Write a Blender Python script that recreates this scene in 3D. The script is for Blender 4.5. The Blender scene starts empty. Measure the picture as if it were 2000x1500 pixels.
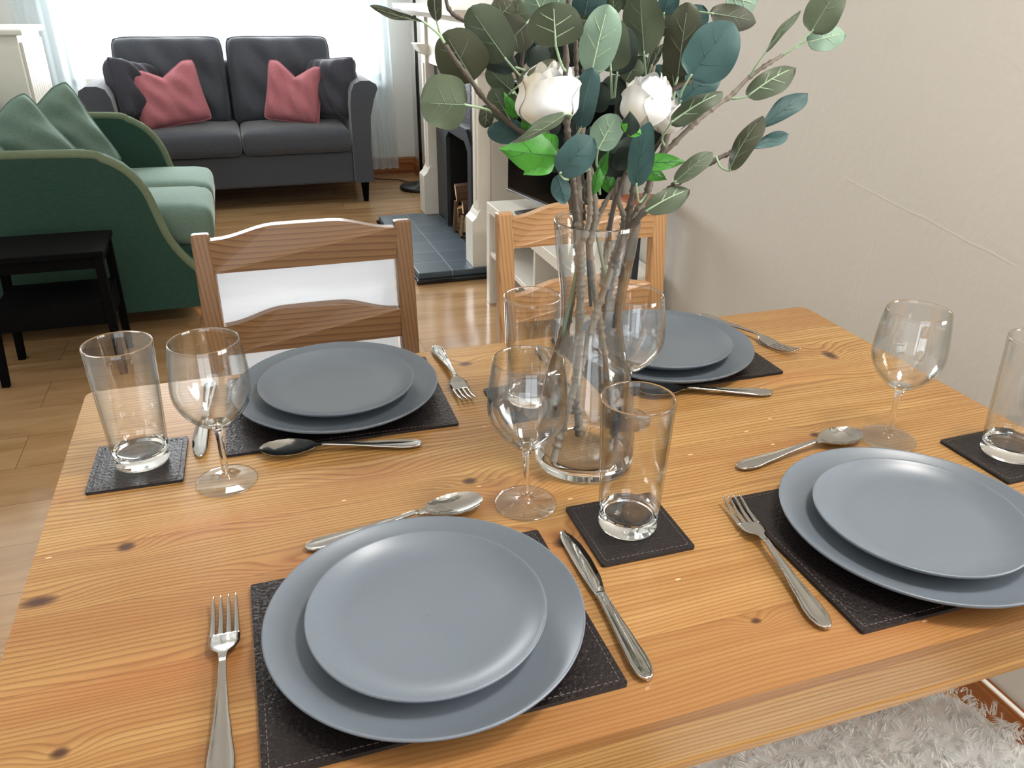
import bpy, math, random
from mathutils import Vector, Matrix, noise as mnoise
random.seed(7)
S = bpy.context.scene
COL = S.collection
PI = math.pi
TZ = 0.73                      # height of the table top above the floor

# ------------------------------------------------------------------ camera
FPX = 1570.1
CAM = Vector((0.2396, -1.1029, 0.5003 + TZ))
CR = Vector((0.94988364, -0.31240672, 0.01109569))
CU = Vector((0.12902093, 0.42412868, 0.89636403))
CF = Vector((0.28473615, 0.85000995, -0.44317989))
cam_d = bpy.data.cameras.new('camera')
cam = bpy.data.objects.new('camera', cam_d)
COL.objects.link(cam)
m3 = Matrix((CR, CU, -CF)).transposed()
cam.matrix_world = Matrix.Translation(CAM) @ m3.to_4x4()
cam_d.sensor_fit = 'HORIZONTAL'
cam_d.sensor_width = 36.0
cam_d.lens = 36.0 * FPX / 2000.0
cam_d.clip_start = 0.02
S.camera = cam

# ------------------------------------------------------------------ light
S.view_settings.view_transform = 'Standard'
S.view_settings.look = 'None'
S.view_settings.gamma = 1.0
S.view_settings.use_curve_mapping = False
S.view_settings.exposure = -0.25
w = bpy.data.worlds.new('sky')
S.world = w
w.use_nodes = True
w.node_tree.nodes['Background'].inputs[0].default_value = (0.86, 0.93, 1.0, 1)
w.node_tree.nodes['Background'].inputs[1].default_value = 3.0


def area(name, loc, rot, sx, sy, power, col):
    d = bpy.data.lights.new(name, 'AREA')
    d.shape = 'RECTANGLE'
    d.size = sx
    d.size_y = sy
    d.energy = power
    d.color = col
    o = bpy.data.objects.new(name, d)
    o.location = loc
    o.rotation_euler = rot
    COL.objects.link(o)
    return o


# daylight outside the living room window, the patio door and the side window behind the camera
area('daylight_front_window', (0.28, 5.02, TZ + 0.78), (-PI / 2, 0, 0), 1.95, 1.72, 230, (0.93, 0.97, 1.0))
area('daylight_side_window', (1.66, -1.34, TZ + 0.76), (0, PI / 2, 0), 1.3, 1.2, 66, (1.0, 0.97, 0.93))
area('daylight_patio_door', (-0.1, -3.42, TZ + 0.45), (PI / 2, 0, 0), 1.9, 2.0, 14, (1.0, 0.98, 0.95))
area('ceiling_lamp_light', (1.10, -0.78, 2.375), (0, 0, 0), 0.34, 0.34, 34, (1.0, 0.96, 0.90))  # added unseen lamp, brightens the table top and sheepskin from above

# ------------------------------------------------------------------ helpers


def V(*a):
    return Vector(a)


def ray(px, py):
    return CF + CR * ((px - 1000) / FPX) + CU * ((750 - py) / FPX)


def at(px, py, y):
    """world point where the line of sight through (px, py) meets the vertical plane Y = y"""
    d = ray(px, py)
    return CAM + d * ((y - CAM.y) / d.y)


class MB:
    def __init__(s):
        s.v, s.f, s.m, s.sm = [], [], [], []

    def add(s, vs, fs, mi=0, smooth=True):
        o = len(s.v)
        s.v += [tuple(p) for p in vs]
        for f in fs:
            s.f.append([i + o for i in f])
            s.m.append(mi)
            s.sm.append(smooth)

    def box(s, x0, x1, y0, y1, z0, z1, mi=0):
        vs = [(x, y, z) for x in (x0, x1) for y in (y0, y1) for z in (z0, z1)]
        s.add(vs, [(0, 1, 3, 2), (4, 6, 7, 5), (0, 4, 5, 1), (2, 3, 7, 6), (0, 2, 6, 4), (1, 5, 7, 3)], mi, False)

    def prism(s, a, b, ra, rb, n=4, mi=0, up=V(0, 0, 1), smooth=False, ang=0.0):
        """tapered bar between two points, ra / rb = half sizes (w, d)"""
        a, b = Vector(a), Vector(b)
        t = (b - a).normalized()
        if abs(t.dot(up)) > .95:
            up = V(0, 1, 0)
        x = t.cross(up).normalized()
        y = x.cross(t)
        vs = []
        for c, r in ((a, ra), (b, rb)):
            for k in range(n):
                q = ang + 2 * PI * (k + .5) / n
                k2 = math.sqrt(2) if n == 4 else 1
                vs.append(c + x * math.cos(q) * r[0] * k2 + y * math.sin(q) * r[1] * k2)
        fs = [(k, (k + 1) % n, n + (k + 1) % n, n + k) for k in range(n)]
        fs += [tuple(range(n))[::-1], tuple(range(n, 2 * n))]
        s.add(vs, fs, mi, smooth)

    def tube(s, pts, rad, n=8, mi=0, cap=True):
        pts = [Vector(p) for p in pts]
        if not hasattr(rad, '__len__'):
            rad = [rad] * len(pts)
        vs, fs = [], []
        x = None
        for i, p in enumerate(pts):
            t = (pts[min(i + 1, len(pts) - 1)] - pts[max(i - 1, 0)])
            t = t.normalized() if t.length > 1e-9 else V(0, 0, 1)
            if x is None:
                x = t.cross(V(0.3, 0.9, 0.2)).normalized()
            x = (x - t * x.dot(t)).normalized()
            y = t.cross(x)
            for k in range(n):
                q = 2 * PI * k / n
                vs.append(p + (x * math.cos(q) + y * math.sin(q)) * rad[i])
        L = len(pts)
        for i in range(L - 1):
            for k in range(n):
                fs.append((i * n + k, i * n + (k + 1) % n, (i + 1) * n + (k + 1) % n, (i + 1) * n + k))
        if cap:
            fs.append(tuple(range(n))[::-1])
            fs.append(tuple((L - 1) * n + k for k in range(n)))
        s.add(vs, fs, mi)

    def lathe(s, prof, n=64, mi=0, cx=0, cy=0, cap0=False, cap1=False, wob=None, solid=None):
        vs, fs = [], []
        for r, z in prof:
            for k in range(n):
                q = 2 * PI * k / n
                rr = r * (1 + (wob(q) if wob else 0))
                vs.append((cx + rr * math.cos(q), cy + rr * math.sin(q), z))
        for i in range(len(prof) - 1):
            for k in range(n):
                fs.append((i * n + k, i * n + (k + 1) % n, (i + 1) * n + (k + 1) % n, (i + 1) * n + k))
        if cap0:
            fs.append(tuple(range(n))[::-1])
        if cap1:
            fs.append(tuple((len(prof) - 1) * n + k for k in range(n)))
        s.add(vs, fs, mi)
        if solid:
            o = len(s.m) - len(fs)
            for i in range(len(prof) - 1):
                zz = (prof[i][1] + prof[i + 1][1]) / 2
                if solid[0] <= zz <= solid[1] or (len(solid) > 2 and zz >= solid[2]):
                    for k in range(n):
                        s.m[o + i * n + k] = 1

    def extrude(s, poly, d0, d1, axis='y', mi=0, smooth=False):
        """poly in the plane across axis; axis y: (x,z), x: (y,z), z: (x,y)"""
        def mk(p, d):
            return {'y': (p[0], d, p[1]), 'x': (d, p[0], p[1]), 'z': (p[0], p[1], d)}[axis]
        n = len(poly)
        vs = [mk(p, d0) for p in poly] + [mk(p, d1) for p in poly]
        s.add(vs, [(k, (k + 1) % n, n + (k + 1) % n, n + k) for k in range(n)], mi, smooth)
        s.add(vs, [tuple(range(n))[::-1], tuple(range(n, 2 * n))], mi, False)

    def grid(s, fn, nu, nv, mi=0, flip=False, smooth=True):
        vs = [fn(i / nu, j / nv) for i in range(nu + 1) for j in range(nv + 1)]
        fs = []
        for i in range(nu):
            for j in range(nv):
                q = (i * (nv + 1) + j, (i + 1) * (nv + 1) + j, (i + 1) * (nv + 1) + j + 1, i * (nv + 1) + j + 1)
                fs.append(q[::-1] if flip else q)
        s.add(vs, fs, mi, smooth)

    def build(s, name, mats, parent=None, loc=None, bevel=0, seg=2, sub=0, auto=True, recalc=True):
        me = bpy.data.meshes.new(name)
        me.from_pydata(s.v, [], s.f)
        if not isinstance(mats, (list, tuple)):
            mats = [mats]
        for m in mats:
            me.materials.append(m)
        me.polygons.foreach_set('material_index', s.m)
        me.polygons.foreach_set('use_smooth', s.sm)
        me.update()
        if recalc:
            import bmesh
            bm = bmesh.new()
            bm.from_mesh(me)
            bmesh.ops.recalc_face_normals(bm, faces=bm.faces)
            bm.to_mesh(me)
            bm.free()
        o = bpy.data.objects.new(name, me)
        COL.objects.link(o)
        if parent:
            o.parent = parent
        if loc is not None:
            o.location = loc
        if bevel:
            b = o.modifiers.new('bevel', 'BEVEL')
            b.width = bevel
            b.segments = seg
            b.limit_method = 'ANGLE'
            b.angle_limit = math.radians(40)
            b.harden_normals = False
        if sub:
            b = o.modifiers.new('subd', 'SUBSURF')
            b.levels = b.render_levels = sub
        return o


def spline(pts, k=6):
    pts = [Vector(p) for p in pts]
    out = []
    P = [pts[0] * 2 - pts[1]] + pts + [pts[-1] * 2 - pts[-2]]
    for i in range(1, len(P) - 2):
        a, b, c, d = P[i - 1], P[i], P[i + 1], P[i + 2]
        for j in range(k):
            t = j / k
            out.append(.5 * ((2 * b) + (c - a) * t + (2 * a - 5 * b + 4 * c - d) * t * t + (3 * b - a - 3 * c + d) * t ** 3))
    out.append(pts[-1])
    return out


def tag(o, label=None, cat=None, group=None, kind=None):
    for k, v in (('label', label), ('category', cat), ('group', group), ('kind', kind)):
        if v:
            o[k] = v
    return o


def thing(name, loc, label, cat, group=None, rz=0):
    o = bpy.data.objects.new(name, None)
    o.empty_display_size = .05
    o.location = loc
    o.rotation_euler = (0, 0, rz)
    COL.objects.link(o)
    return tag(o, label, cat, group)


def copy_tree(o, parent=None):
    c = o.copy()
    COL.objects.link(c)
    c.parent = parent
    for ch in [x for x in COL.objects if x.parent == o]:
        copy_tree(ch, c)
    return c


# ------------------------------------------------------------------ materials
def lin(r, g, b):
    def f(c):
        c /= 255
        return c / 12.92 if c <= .04045 else ((c + .055) / 1.055) ** 2.4
    return (f(r), f(g), f(b), 1)


class NT:
    def __init__(s, name):
        s.mat = bpy.data.materials.new(name)
        s.mat.use_nodes = True
        s.t = s.mat.node_tree
        s.bsdf = s.t.nodes['Principled BSDF']
        s.out = s.t.nodes['Material Output']

    def n(s, typ, **kw):
        nd = s.t.nodes.new(typ)
        for k, v in kw.items():
            if k.startswith('i_'):
                nd.inputs[k[2:].replace('_', ' ')].default_value = v
            else:
                setattr(nd, k, v)
        return nd

    def link(s, a, b):
        s.t.links.new(a, b)

    def val(s, x, sock):
        if isinstance(x, (int, float)):
            sock.default_value = x
        elif isinstance(x, (tuple, list)):
            sock.default_value = x
        else:
            s.link(x, sock)

    def math(s, op, a, b=0, c=None):
        nd = s.n('ShaderNodeMath', operation=op)
        s.val(a, nd.inputs[0])
        s.val(b, nd.inputs[1])
        if c is not None:
            s.val(c, nd.inputs[2])
        return nd.outputs[0]

    def mix(s, f, a, b, blend='MIX'):
        nd = s.n('ShaderNodeMix', data_type='RGBA', blend_type=blend)
        s.val(f, nd.inputs[0])
        s.val(a, nd.inputs[6])
        s.val(b, nd.inputs[7])
        return nd.outputs[2]

    def coords(s, kind='Object'):
        return s.n('ShaderNodeTexCoord').outputs[kind]

    def mapping(s, vec, scale=(1, 1, 1), loc=(0, 0, 0), rot=(0, 0, 0)):
        nd = s.n('ShaderNodeMapping')
        s.link(vec, nd.inputs[0])
        nd.inputs[1].default_value = loc
        nd.inputs[2].default_value = rot
        nd.inputs[3].default_value = scale
        return nd.outputs[0]

    def noise(s, vec, scale, detail=3, rough=.5, dist=0):
        nd = s.n('ShaderNodeTexNoise')
        s.link(vec, nd.inputs['Vector'])
        nd.inputs['Scale'].default_value = scale
        nd.inputs['Detail'].default_value = detail
        nd.inputs['Roughness'].default_value = rough
        nd.inputs['Distortion'].default_value = dist
        return nd.outputs[0]

    def ramp(s, f, stops):
        nd = s.n('ShaderNodeValToRGB')
        s.val(f, nd.inputs[0])
        e = nd.color_ramp.elements
        while len(e) < len(stops):
            e.new(.5)
        for el, (p, c) in zip(e, stops):
            el.position = p
            el.color = c
        return nd.outputs[0]

    def bump(s, h, strength=.3, dist=.002):
        nd = s.n('ShaderNodeBump')
        s.link(h, nd.inputs['Height'])
        nd.inputs['Strength'].default_value = strength
        nd.inputs['Distance'].default_value = dist
        s.link(nd.outputs[0], s.bsdf.inputs['Normal'])
        return nd

    def set(s, **kw):
        names = {'color': 'Base Color', 'rough': 'Roughness', 'metal': 'Metallic', 'spec': 'Specular IOR Level',
                 'sheen': 'Sheen Weight', 'sheen_rough': 'Sheen Roughness', 'coat': 'Coat Weight', 'ior': 'IOR',
                 'coat_rough': 'Coat Roughness', 'trans': 'Transmission Weight', 'sheen_tint': 'Sheen Tint'}
        for k, v in kw.items():
            s.val(v, s.bsdf.inputs[names[k]])
        return s


def plain(name, col, rough=.5, bump=None, **kw):
    m = NT(name)
    m.set(color=col, rough=rough, **kw)
    co = m.coords()
    nz = m.noise(co, 14, 3)
    m.set(color=m.mix(nz, tuple([c * .93 for c in col[:3]]) + (1,), tuple([min(1, c * 1.07) for c in col[:3]]) + (1,)))
    if bump:
        m.bump(m.noise(co, bump[0], 4, .6), bump[1], bump[2])
    return m.mat


def wood(name, light, dark, axis='x', rough=.4, ring=26, scale=1.0, coat=0.0, bumps=.15):
    m = NT(name)
    co = m.coords()
    sc = {'x': (.10, 1, 1), 'y': (1, .10, 1), 'z': (1, 1, .10)}[axis]
    v = m.mapping(co, tuple(k * scale for k in sc))
    warp = m.noise(v, 5, 3, .5)
    wv = m.mapping(co, tuple(k * scale for k in {'x': (.02, 1, .6), 'y': (1, .02, .6), 'z': (1, .6, .02)}[axis]))
    sep = m.n('ShaderNodeSeparateXYZ')
    m.link(wv, sep.inputs[0])
    across = m.math('ADD', m.math('ADD', sep.outputs[0], sep.outputs[1]), sep.outputs[2])
    g = m.math('ADD', m.math('MULTIPLY', across, ring), m.math('MULTIPLY', warp, 3.0))
    saw = m.math('FRACT', g)
    fine = m.noise(m.mapping(co, tuple(k * scale * 1 for k in {'x': (.05, 1, 1), 'y': (1, .05, 1), 'z': (1, 1, .05)}[axis])), 260, 2, .6)
    tone = m.noise(m.mapping(co, tuple(k * scale for k in sc)), 9, 2)
    c = m.ramp(saw, [(0, light), (.62, tuple(light[i] * .72 + dark[i] * .28 for i in range(3)) + (1,)), (.9, dark), (1, light)])
    c = m.mix(m.math('MULTIPLY', fine, .35), c, dark)
    c = m.mix(m.math('MULTIPLY', tone, .35), c, tuple(k * .7 for k in dark[:3]) + (1,))
    m.set(color=c, rough=rough, coat=coat, coat_rough=.25)
    m.bump(fine, bumps, .0006)
    return m.mat


def table_wood(name='pine_table_top'):
    """boards along X with growth rings that close around the knots"""
    m = NT(name)
    co = m.coords()
    sep = m.n('ShaderNodeSeparateXYZ')
    m.link(co, sep.inputs[0])
    X, Y, Z = sep.outputs
    BW = .092
    yy = m.math('ADD', Y, m.math('MULTIPLY', Z, 1.0))
    wob = m.math('MULTIPLY', m.math('SUBTRACT', m.noise(m.mapping(co, (1.0, 0, 0)), 2.0, 1), .5), .004)
    b = m.math('FLOOR', m.math('DIVIDE', m.math('ADD', yy, wob), BW))
    wn = m.n('ShaderNodeTexWhiteNoise', noise_dimensions='1D')
    m.link(b, wn.inputs['W'])
    rnd = wn.outputs['Value']
    comb = m.n('ShaderNodeCombineXYZ')
    m.link(m.math('ADD', X, m.math('MULTIPLY', rnd, 13.0)), comb.inputs[0])
    m.link(yy, comb.inputs[1])
    m.link(m.math('MULTIPLY', rnd, 7.0), comb.inputs[2])
    bv = comb.outputs[0]
    knots = [(.083, -.377, .010, .0085), (.016, -.439, .018, .009), (.438, -.364, .010, .008), (.516, -.060, .012, .008),
             (1.058, -.190, .011, .018), (.881, -.391, .009, .007), (.498, -.500, .012, .010), (.06, -.62, .008, .006),
             (.62, -.655, .006, .004)]
    swirls = [(.335, -.318, .075, .026, .9), (.47, -.405, .05, .028, 1.3), (.49, -.50, .06, .03, 1.0), (.15, -.365, .09, .02, -.8),
              (.26, -.455, .07, .022, .9), (.85, -.69, .15, .02, .8), (.95, -.24, .1, .02, -.7), (.12, -.56, .12, .02, .6)]
    sep2 = m.n('ShaderNodeSeparateXYZ')
    low = m.noise(m.mapping(bv, (1.1, 4, 1)), 2.2, 2, .45)
    g = m.math('ADD', m.math('MULTIPLY', yy, m.math('ADD', 130.0, m.math('MULTIPLY', rnd, 110.0))), m.math('MULTIPLY', low, 9.0))
    kd = None
    for (kx, ky, sx, sy) in knots:
        dx = m.math('DIVIDE', m.math('SUBTRACT', X, kx), sx)
        dy = m.math('DIVIDE', m.math('SUBTRACT', Y, ky), sy)
        d2 = m.math('ADD', m.math('MULTIPLY', dx, dx), m.math('MULTIPLY', dy, dy))
        kd = d2 if kd is None else m.math('MINIMUM', kd, d2)
        ex = m.math('EXPONENT', m.math('MULTIPLY', d2, -.12))
        g = m.math('ADD', g, m.math('MULTIPLY', ex, 2.4))
    sw = None
    for (kx, ky, sx, sy, a) in swirls:
        dx = m.math('DIVIDE', m.math('SUBTRACT', X, kx), sx)
        dy = m.math('DIVIDE', m.math('SUBTRACT', Y, ky), sy)
        ex = m.math('EXPONENT', m.math('MULTIPLY', m.math('ADD', m.math('MULTIPLY', dx, dx), m.math('MULTIPLY', dy, dy)), -1.0))
        g = m.math('ADD', g, m.math('MULTIPLY', ex, 5.0 * a))
        sw = ex if sw is None else m.math('MAXIMUM', sw, ex)
    saw = m.math('FRACT', g)
    ringc = m.ramp(saw, [(0, (0, 0, 0, 1)), (.45, (.14, .14, .14, 1)), (.82, (1, 1, 1, 1)), (1, (0, 0, 0, 1))])
    fine = m.noise(m.mapping(bv, (4, 220, 1)), 3.0, 3, .65)
    fine2 = m.noise(m.mapping(bv, (1.5, 40, 1)), 2.0, 2, .6)
    patch = m.noise(m.mapping(bv, (1.6, 6, 1)), 1.6, 2)
    light = lin(186, 150, 94)
    mid = lin(164, 122, 68)
    dark = lin(98, 62, 30)
    c = m.mix(m.ramp(fine2, [(.3, (0, 0, 0, 1)), (.7, (1, 1, 1, 1))]), light, mid)
    c = m.mix(m.math('MULTIPLY', ringc, m.math('ADD', .48, m.math('MULTIPLY', patch, .5))), c, dark)
    c = m.mix(m.math('MULTIPLY', fine, .30), c, mid)
    c = m.mix(m.math('MULTIPLY', m.ramp(patch, [(.5, (0, 0, 0, 1)), (.75, (1, 1, 1, 1))]), .45), c, lin(138, 84, 42))
    c = m.mix(m.math('MULTIPLY', m.math('POWER', rnd, 1.6), .75), c, lin(124, 80, 44))
    c = m.mix(m.math('MULTIPLY', sw, .30), c, lin(150, 74, 36))
    km = m.ramp(m.math('SQRT', kd), [(0, (1, 1, 1, 1)), (.75, (.95, .95, .95, 1)), (1.0, (.55, .55, .55, 1)), (1.0, (0, 0, 0, 1))])
    kmask = m.math('SUBTRACT', 1.0, m.math('SMOOTH_MIN', 1.0, m.math('MULTIPLY', kd, .9), .25))
    c = m.mix(m.math('MULTIPLY', m.math('MAXIMUM', kmask, 0.0), 1.0), c, lin(46, 20, 15))
    core = m.math('MAXIMUM', m.math('SUBTRACT', 1.0, m.math('MULTIPLY', kd, 6.0)), 0.0)
    c = m.mix(m.math('MULTIPLY', core, .4), c, lin(96, 60, 46))
    # little pale dents
    vo = m.n('ShaderNodeTexVoronoi')
    m.link(m.mapping(co, (9, 24, 9)), vo.inputs['Vector'])
    vo.inputs['Scale'].default_value = 1.6
    dent = m.math('LESS_THAN', vo.outputs['Distance'], .045)
    c = m.mix(m.math('MULTIPLY', dent, .6), c, lin(240, 200, 150))
    seam = m.math('ABSOLUTE', m.math('SUBTRACT', m.math('FRACT', m.math('DIVIDE', m.math('ADD', yy, wob), BW)), .5))
    sm = m.math('GREATER_THAN', seam, .491)
    c = m.mix(m.math('MULTIPLY', sm, .35), c, dark)
    m.set(color=c, rough=m.math('ADD', .24, m.math('MULTIPLY', fine2, .14)), spec=.5)
    m.bump(m.math('ADD', fine, m.math('MULTIPLY', dent, -1.0)), .12, .0006)
    return m.mat


def floor_mat():
    m = NT('oak_laminate')
    co = m.coords()
    br = m.n('ShaderNodeTexBrick')
    m.link(co, br.inputs['Vector'])
    br.offset = .37
    br.inputs['Scale'].default_value = 1
    br.inputs['Brick Width'].default_value = 1.28
    br.inputs['Row Height'].default_value = .192
    br.inputs['Mortar Size'].default_value = .0012
    br.inputs['Mortar Smooth'].default_value = 0
    br.inputs['Color1'].default_value = (0, 0, 0, 1)
    br.inputs['Color2'].default_value = (1, 1, 1, 1)
    br.inputs['Mortar'].default_value = (.5, .5, .5, 1)
    off = m.n('ShaderNodeVectorMath', operation='ADD')
    m.link(m.mapping(co, (1.2, 7, 1)), off.inputs[0])
    sc = m.n('ShaderNodeVectorMath', operation='SCALE')
    m.link(br.outputs['Color'], sc.inputs[0])
    sc.inputs['Scale'].default_value = 9
    m.link(sc.outputs[0], off.inputs[1])
    g = m.noise(off.outputs[0], 1.6, 4, .6, .6)
    fine = m.noise(m.mapping(co, (3, 90, 1)), 2.5, 3, .6)
    c = m.ramp(g, [(.25, lin(136, 102, 68)), (.5, lin(178, 143, 103)), (.75, lin(198, 165, 124))])
    c = m.mix(m.math('MULTIPLY', fine, .3), c, lin(150, 110, 70))
    c = m.mix(m.math('MULTIPLY', br.outputs['Color'], .22), c, lin(160, 122, 82))
    c = m.mix(m.math('MULTIPLY', br.outputs['Fac'], .6), c, lin(90, 62, 40))
    m.set(color=c, rough=m.math('ADD', .13, m.math('MULTIPLY', fine, .06)), spec=.95)
    return m.mat


def wall_mat(name, col, cracks=False):
    m = NT(name)
    co = m.coords()
    n1 = m.noise(co, 55, 4, .6)
    n2 = m.noise(co, 2.2, 3)
    c = m.mix(m.math('MULTIPLY', n2, .5), col, tuple(k * .90 for k in col[:3]) + (1,))
    h = n1
    if cracks:
        sep = m.n('ShaderNodeSeparateXYZ')
        m.link(co, sep.inputs[0])
        wob = m.math('MULTIPLY', m.math('SUBTRACT', m.noise(co, 5, 2), .5), .03)
        # a plaster line that falls towards the camera, and a vertical hairline
        l1 = m.math('ABSOLUTE', m.math('SUBTRACT', m.math('ADD', sep.outputs[2], wob),
                                       m.math('ADD', .835, m.math('MULTIPLY', sep.outputs[1], .12))))
        a = m.math('SUBTRACT', 1.0, m.math('MINIMUM', m.math('MULTIPLY', l1, 320.0), 1.0))
        l2 = m.math('ABSOLUTE', m.math('SUBTRACT', m.math('ADD', sep.outputs[1], wob), .19))
        b = m.math('MULTIPLY', m.math('SUBTRACT', 1.0, m.math('MINIMUM', m.math('MULTIPLY', l2, 320.0), 1.0)),
                   m.math('LESS_THAN', sep.outputs[2], .80))
        a = m.math('MULTIPLY', a, m.math('GREATER_THAN', m.noise(co, 3.1, 1), .46))
        cr = m.math('MAXIMUM', a, b)
        c = m.mix(m.math('MULTIPLY', cr, .05), c, lin(214, 206, 196))
        h = m.math('ADD', n1, m.math('MULTIPLY', cr, .35))
    m.set(color=c, rough=.75, spec=.25)
    m.bump(h, .35, .0022)
    return m.mat


def fabric(name, col, sheen=.3, tint=(1, 1, 1, 1), rough=.9, weave=900, srough=.35, soft=3):
    m = NT(name)
    co = m.coords()
    n1 = m.noise(m.mapping(co, (.35, 1, 1)), weave / 6, 2, .7)
    n2 = m.noise(co, soft, 3)
    c = m.mix(n1, tuple(k * .72 for k in col[:3]) + (1,), tuple(min(1, k * 1.25) for k in col[:3]) + (1,))
    c = m.mix(m.math('MULTIPLY', n2, .3), c, tuple(k * .8 for k in col[:3]) + (1,))
    m.set(color=c, rough=rough, sheen=sheen, sheen_rough=srough, sheen_tint=tint, spec=.15)
    m.bump(n1, .35, .0012)
    return m.mat


def metal(name, col=(.52, .51, .49, 1), rough=.06):
    m = NT(name)
    co = m.coords()
    m.set(color=m.mix(m.noise(co, 40, 2), col, tuple(k * .93 for k in col[:3]) + (1,)), metal=1.0, rough=rough + .03)
    return m.mat


def glass(name, tint=(1, 1, 1, 1)):
    m = NT(name)
    m.set(color=tint, rough=0.0, ior=1.45, trans=1.0)
    return m.mat


def thin_glass(name, edge=(.50, .56, .56, 1), power=3.0):
    """blown wall: light passes straight, reflects by Fresnel, and is absorbed a little along the grazing edge"""
    m = NT(name)
    t, g, mx = m.n('ShaderNodeBsdfTransparent'), m.n('ShaderNodeBsdfGlossy'), m.n('ShaderNodeMixShader')
    lw = m.n('ShaderNodeLayerWeight')
    lw.inputs[0].default_value = .5
    f = lw.outputs['Facing']
    m.link(m.mix(m.math('POWER', f, power), (.99, .995, .995, 1), edge), t.inputs[0])
    g.inputs['Roughness'].default_value = .005
    g.inputs[0].default_value = (1, 1, 1, 1)
    m.link(m.math('ADD', .07, m.math('MULTIPLY', m.math('POWER', f, 4.0), .75)), mx.inputs[0])
    m.link(t.outputs[0], mx.inputs[1])
    m.link(g.outputs[0], mx.inputs[2])
    m.link(mx.outputs[0], m.out.inputs[0])
    return m.mat


def pane_mat():
    m = NT('window_glass')
    t, g, mx = m.n('ShaderNodeBsdfTransparent'), m.n('ShaderNodeBsdfGlossy'), m.n('ShaderNodeMixShader')
    g.inputs['Roughness'].default_value = .02
    fr = m.n('ShaderNodeFresnel')
    fr.inputs[0].default_value = 1.3
    m.link(fr.outputs[0], mx.inputs[0])
    m.link(t.outputs[0], mx.inputs[1])
    m.link(g.outputs[0], mx.inputs[2])
    m.link(mx.outputs[0], m.out.inputs[0])
    return m.mat


def sheer_mat():
    m = NT('sheer_voile')
    t, g, d = m.n('ShaderNodeBsdfTransparent'), m.n('ShaderNodeBsdfTranslucent'), m.n('ShaderNodeBsdfDiffuse')
    g.inputs[0].default_value = (.80, .90, .95, 1)
    d.inputs[0].default_value = (.80, .88, .92, 1)
    t.inputs[0].default_value = (1, 1, 1, 1)
    a, b = m.n('ShaderNodeMixShader'), m.n('ShaderNodeMixShader')
    a.inputs[0].default_value = .5
    m.link(g.outputs[0], a.inputs[1])
    m.link(d.outputs[0], a.inputs[2])
    b.inputs[0].default_value = .55
    m.link(t.outputs[0], b.inputs[1])
    m.link(a.outputs[0], b.inputs[2])
    m.link(b.outputs[0], m.out.inputs[0])
    return m.mat


def leather():
    m = NT('brown_black_leather')
    co = m.coords()
    vo = m.n('ShaderNodeTexVoronoi', feature='SMOOTH_F1')
    nz = m.noise(co, 90, 2)
    mp = m.n('ShaderNodeVectorMath', operation='ADD')
    m.link(co, mp.inputs[0])
    sc = m.n('ShaderNodeVectorMath', operation='SCALE')
    m.link(m.n('ShaderNodeTexNoise', i_Scale=120.0).outputs[1], sc.inputs[0])
    sc.inputs['Scale'].default_value = .004
    m.link(sc.outputs[0], mp.inputs[1])
    m.link(mp.outputs[0], vo.inputs['Vector'])
    vo.inputs['Scale'].default_value = 340
    m.set(color=m.mix(nz, lin(20, 15, 16), lin(30, 23, 23)), rough=.36, spec=.35)
    m.bump(m.math('ADD', vo.outputs['Distance'], m.math('MULTIPLY', nz, .25)), .6, .0009)
    return m.mat


def stoneware():
    m = NT('grey_blue_stoneware')
    co = m.coords()
    n = m.noise(co, 9, 3)
    sp = m.noise(co, 900, 2, .6)
    c = m.mix(n, lin(87, 95, 104), lin(95, 103, 112))
    c = m.mix(m.math('MULTIPLY', sp, .12), c, lin(150, 160, 168))
    m.set(color=c, rough=m.math('ADD', .31, m.math('MULTIPLY', n, .08)), spec=.5)
    m.bump(sp, .05, .0004)
    return m.mat


def tile_mat():
    m = NT('slate_blue_tile')
    co = m.coords()
    br = m.n('ShaderNodeTexBrick')
    m.link(m.mapping(co, (1, 1, 1), (-.93 + .0, -2.35, 0)), br.inputs['Vector'])
    br.offset = 0
    br.inputs['Scale'].default_value = 1
    br.inputs['Brick Width'].default_value = .175
    br.inputs['Row Height'].default_value = .165
    br.inputs['Mortar Size'].default_value = .0022
    br.inputs['Color1'].default_value = lin(60, 74, 84)
    br.inputs['Color2'].default_value = lin(72, 86, 95)
    br.inputs['Mortar'].default_value = lin(118, 130, 136)
    m.set(color=br.outputs['Color'], rough=.35)
    m.bump(m.math('SUBTRACT', 1.0, br.outputs['Fac']), .3, .002)
    return m.mat


def slip_mat():
    m = NT('black_split_tile')
    co = m.coords()
    br = m.n('ShaderNodeTexBrick')
    v = m.n('ShaderNodeCombineXYZ')
    sep = m.n('ShaderNodeSeparateXYZ')
    m.link(co, sep.inputs[0])
    m.link(sep.outputs[1], v.inputs[0])
    m.link(sep.outputs[2], v.inputs[1])
    m.link(v.outputs[0], br.inputs['Vector'])
    br.offset = .5
    br.inputs['Scale'].default_value = 1
    br.inputs['Brick Width'].default_value = .11
    br.inputs['Row Height'].default_value = .075
    br.inputs['Mortar Size'].default_value = .002
    br.inputs['Color1'].default_value = lin(12, 14, 17)
    br.inputs['Color2'].default_value = lin(22, 26, 31)
    br.inputs['Mortar'].default_value = lin(60, 66, 72)
    m.set(color=br.outputs['Color'], rough=.35)
    m.bump(m.noise(co, 60, 4, .7), .8, .006)
    return m.mat


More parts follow.
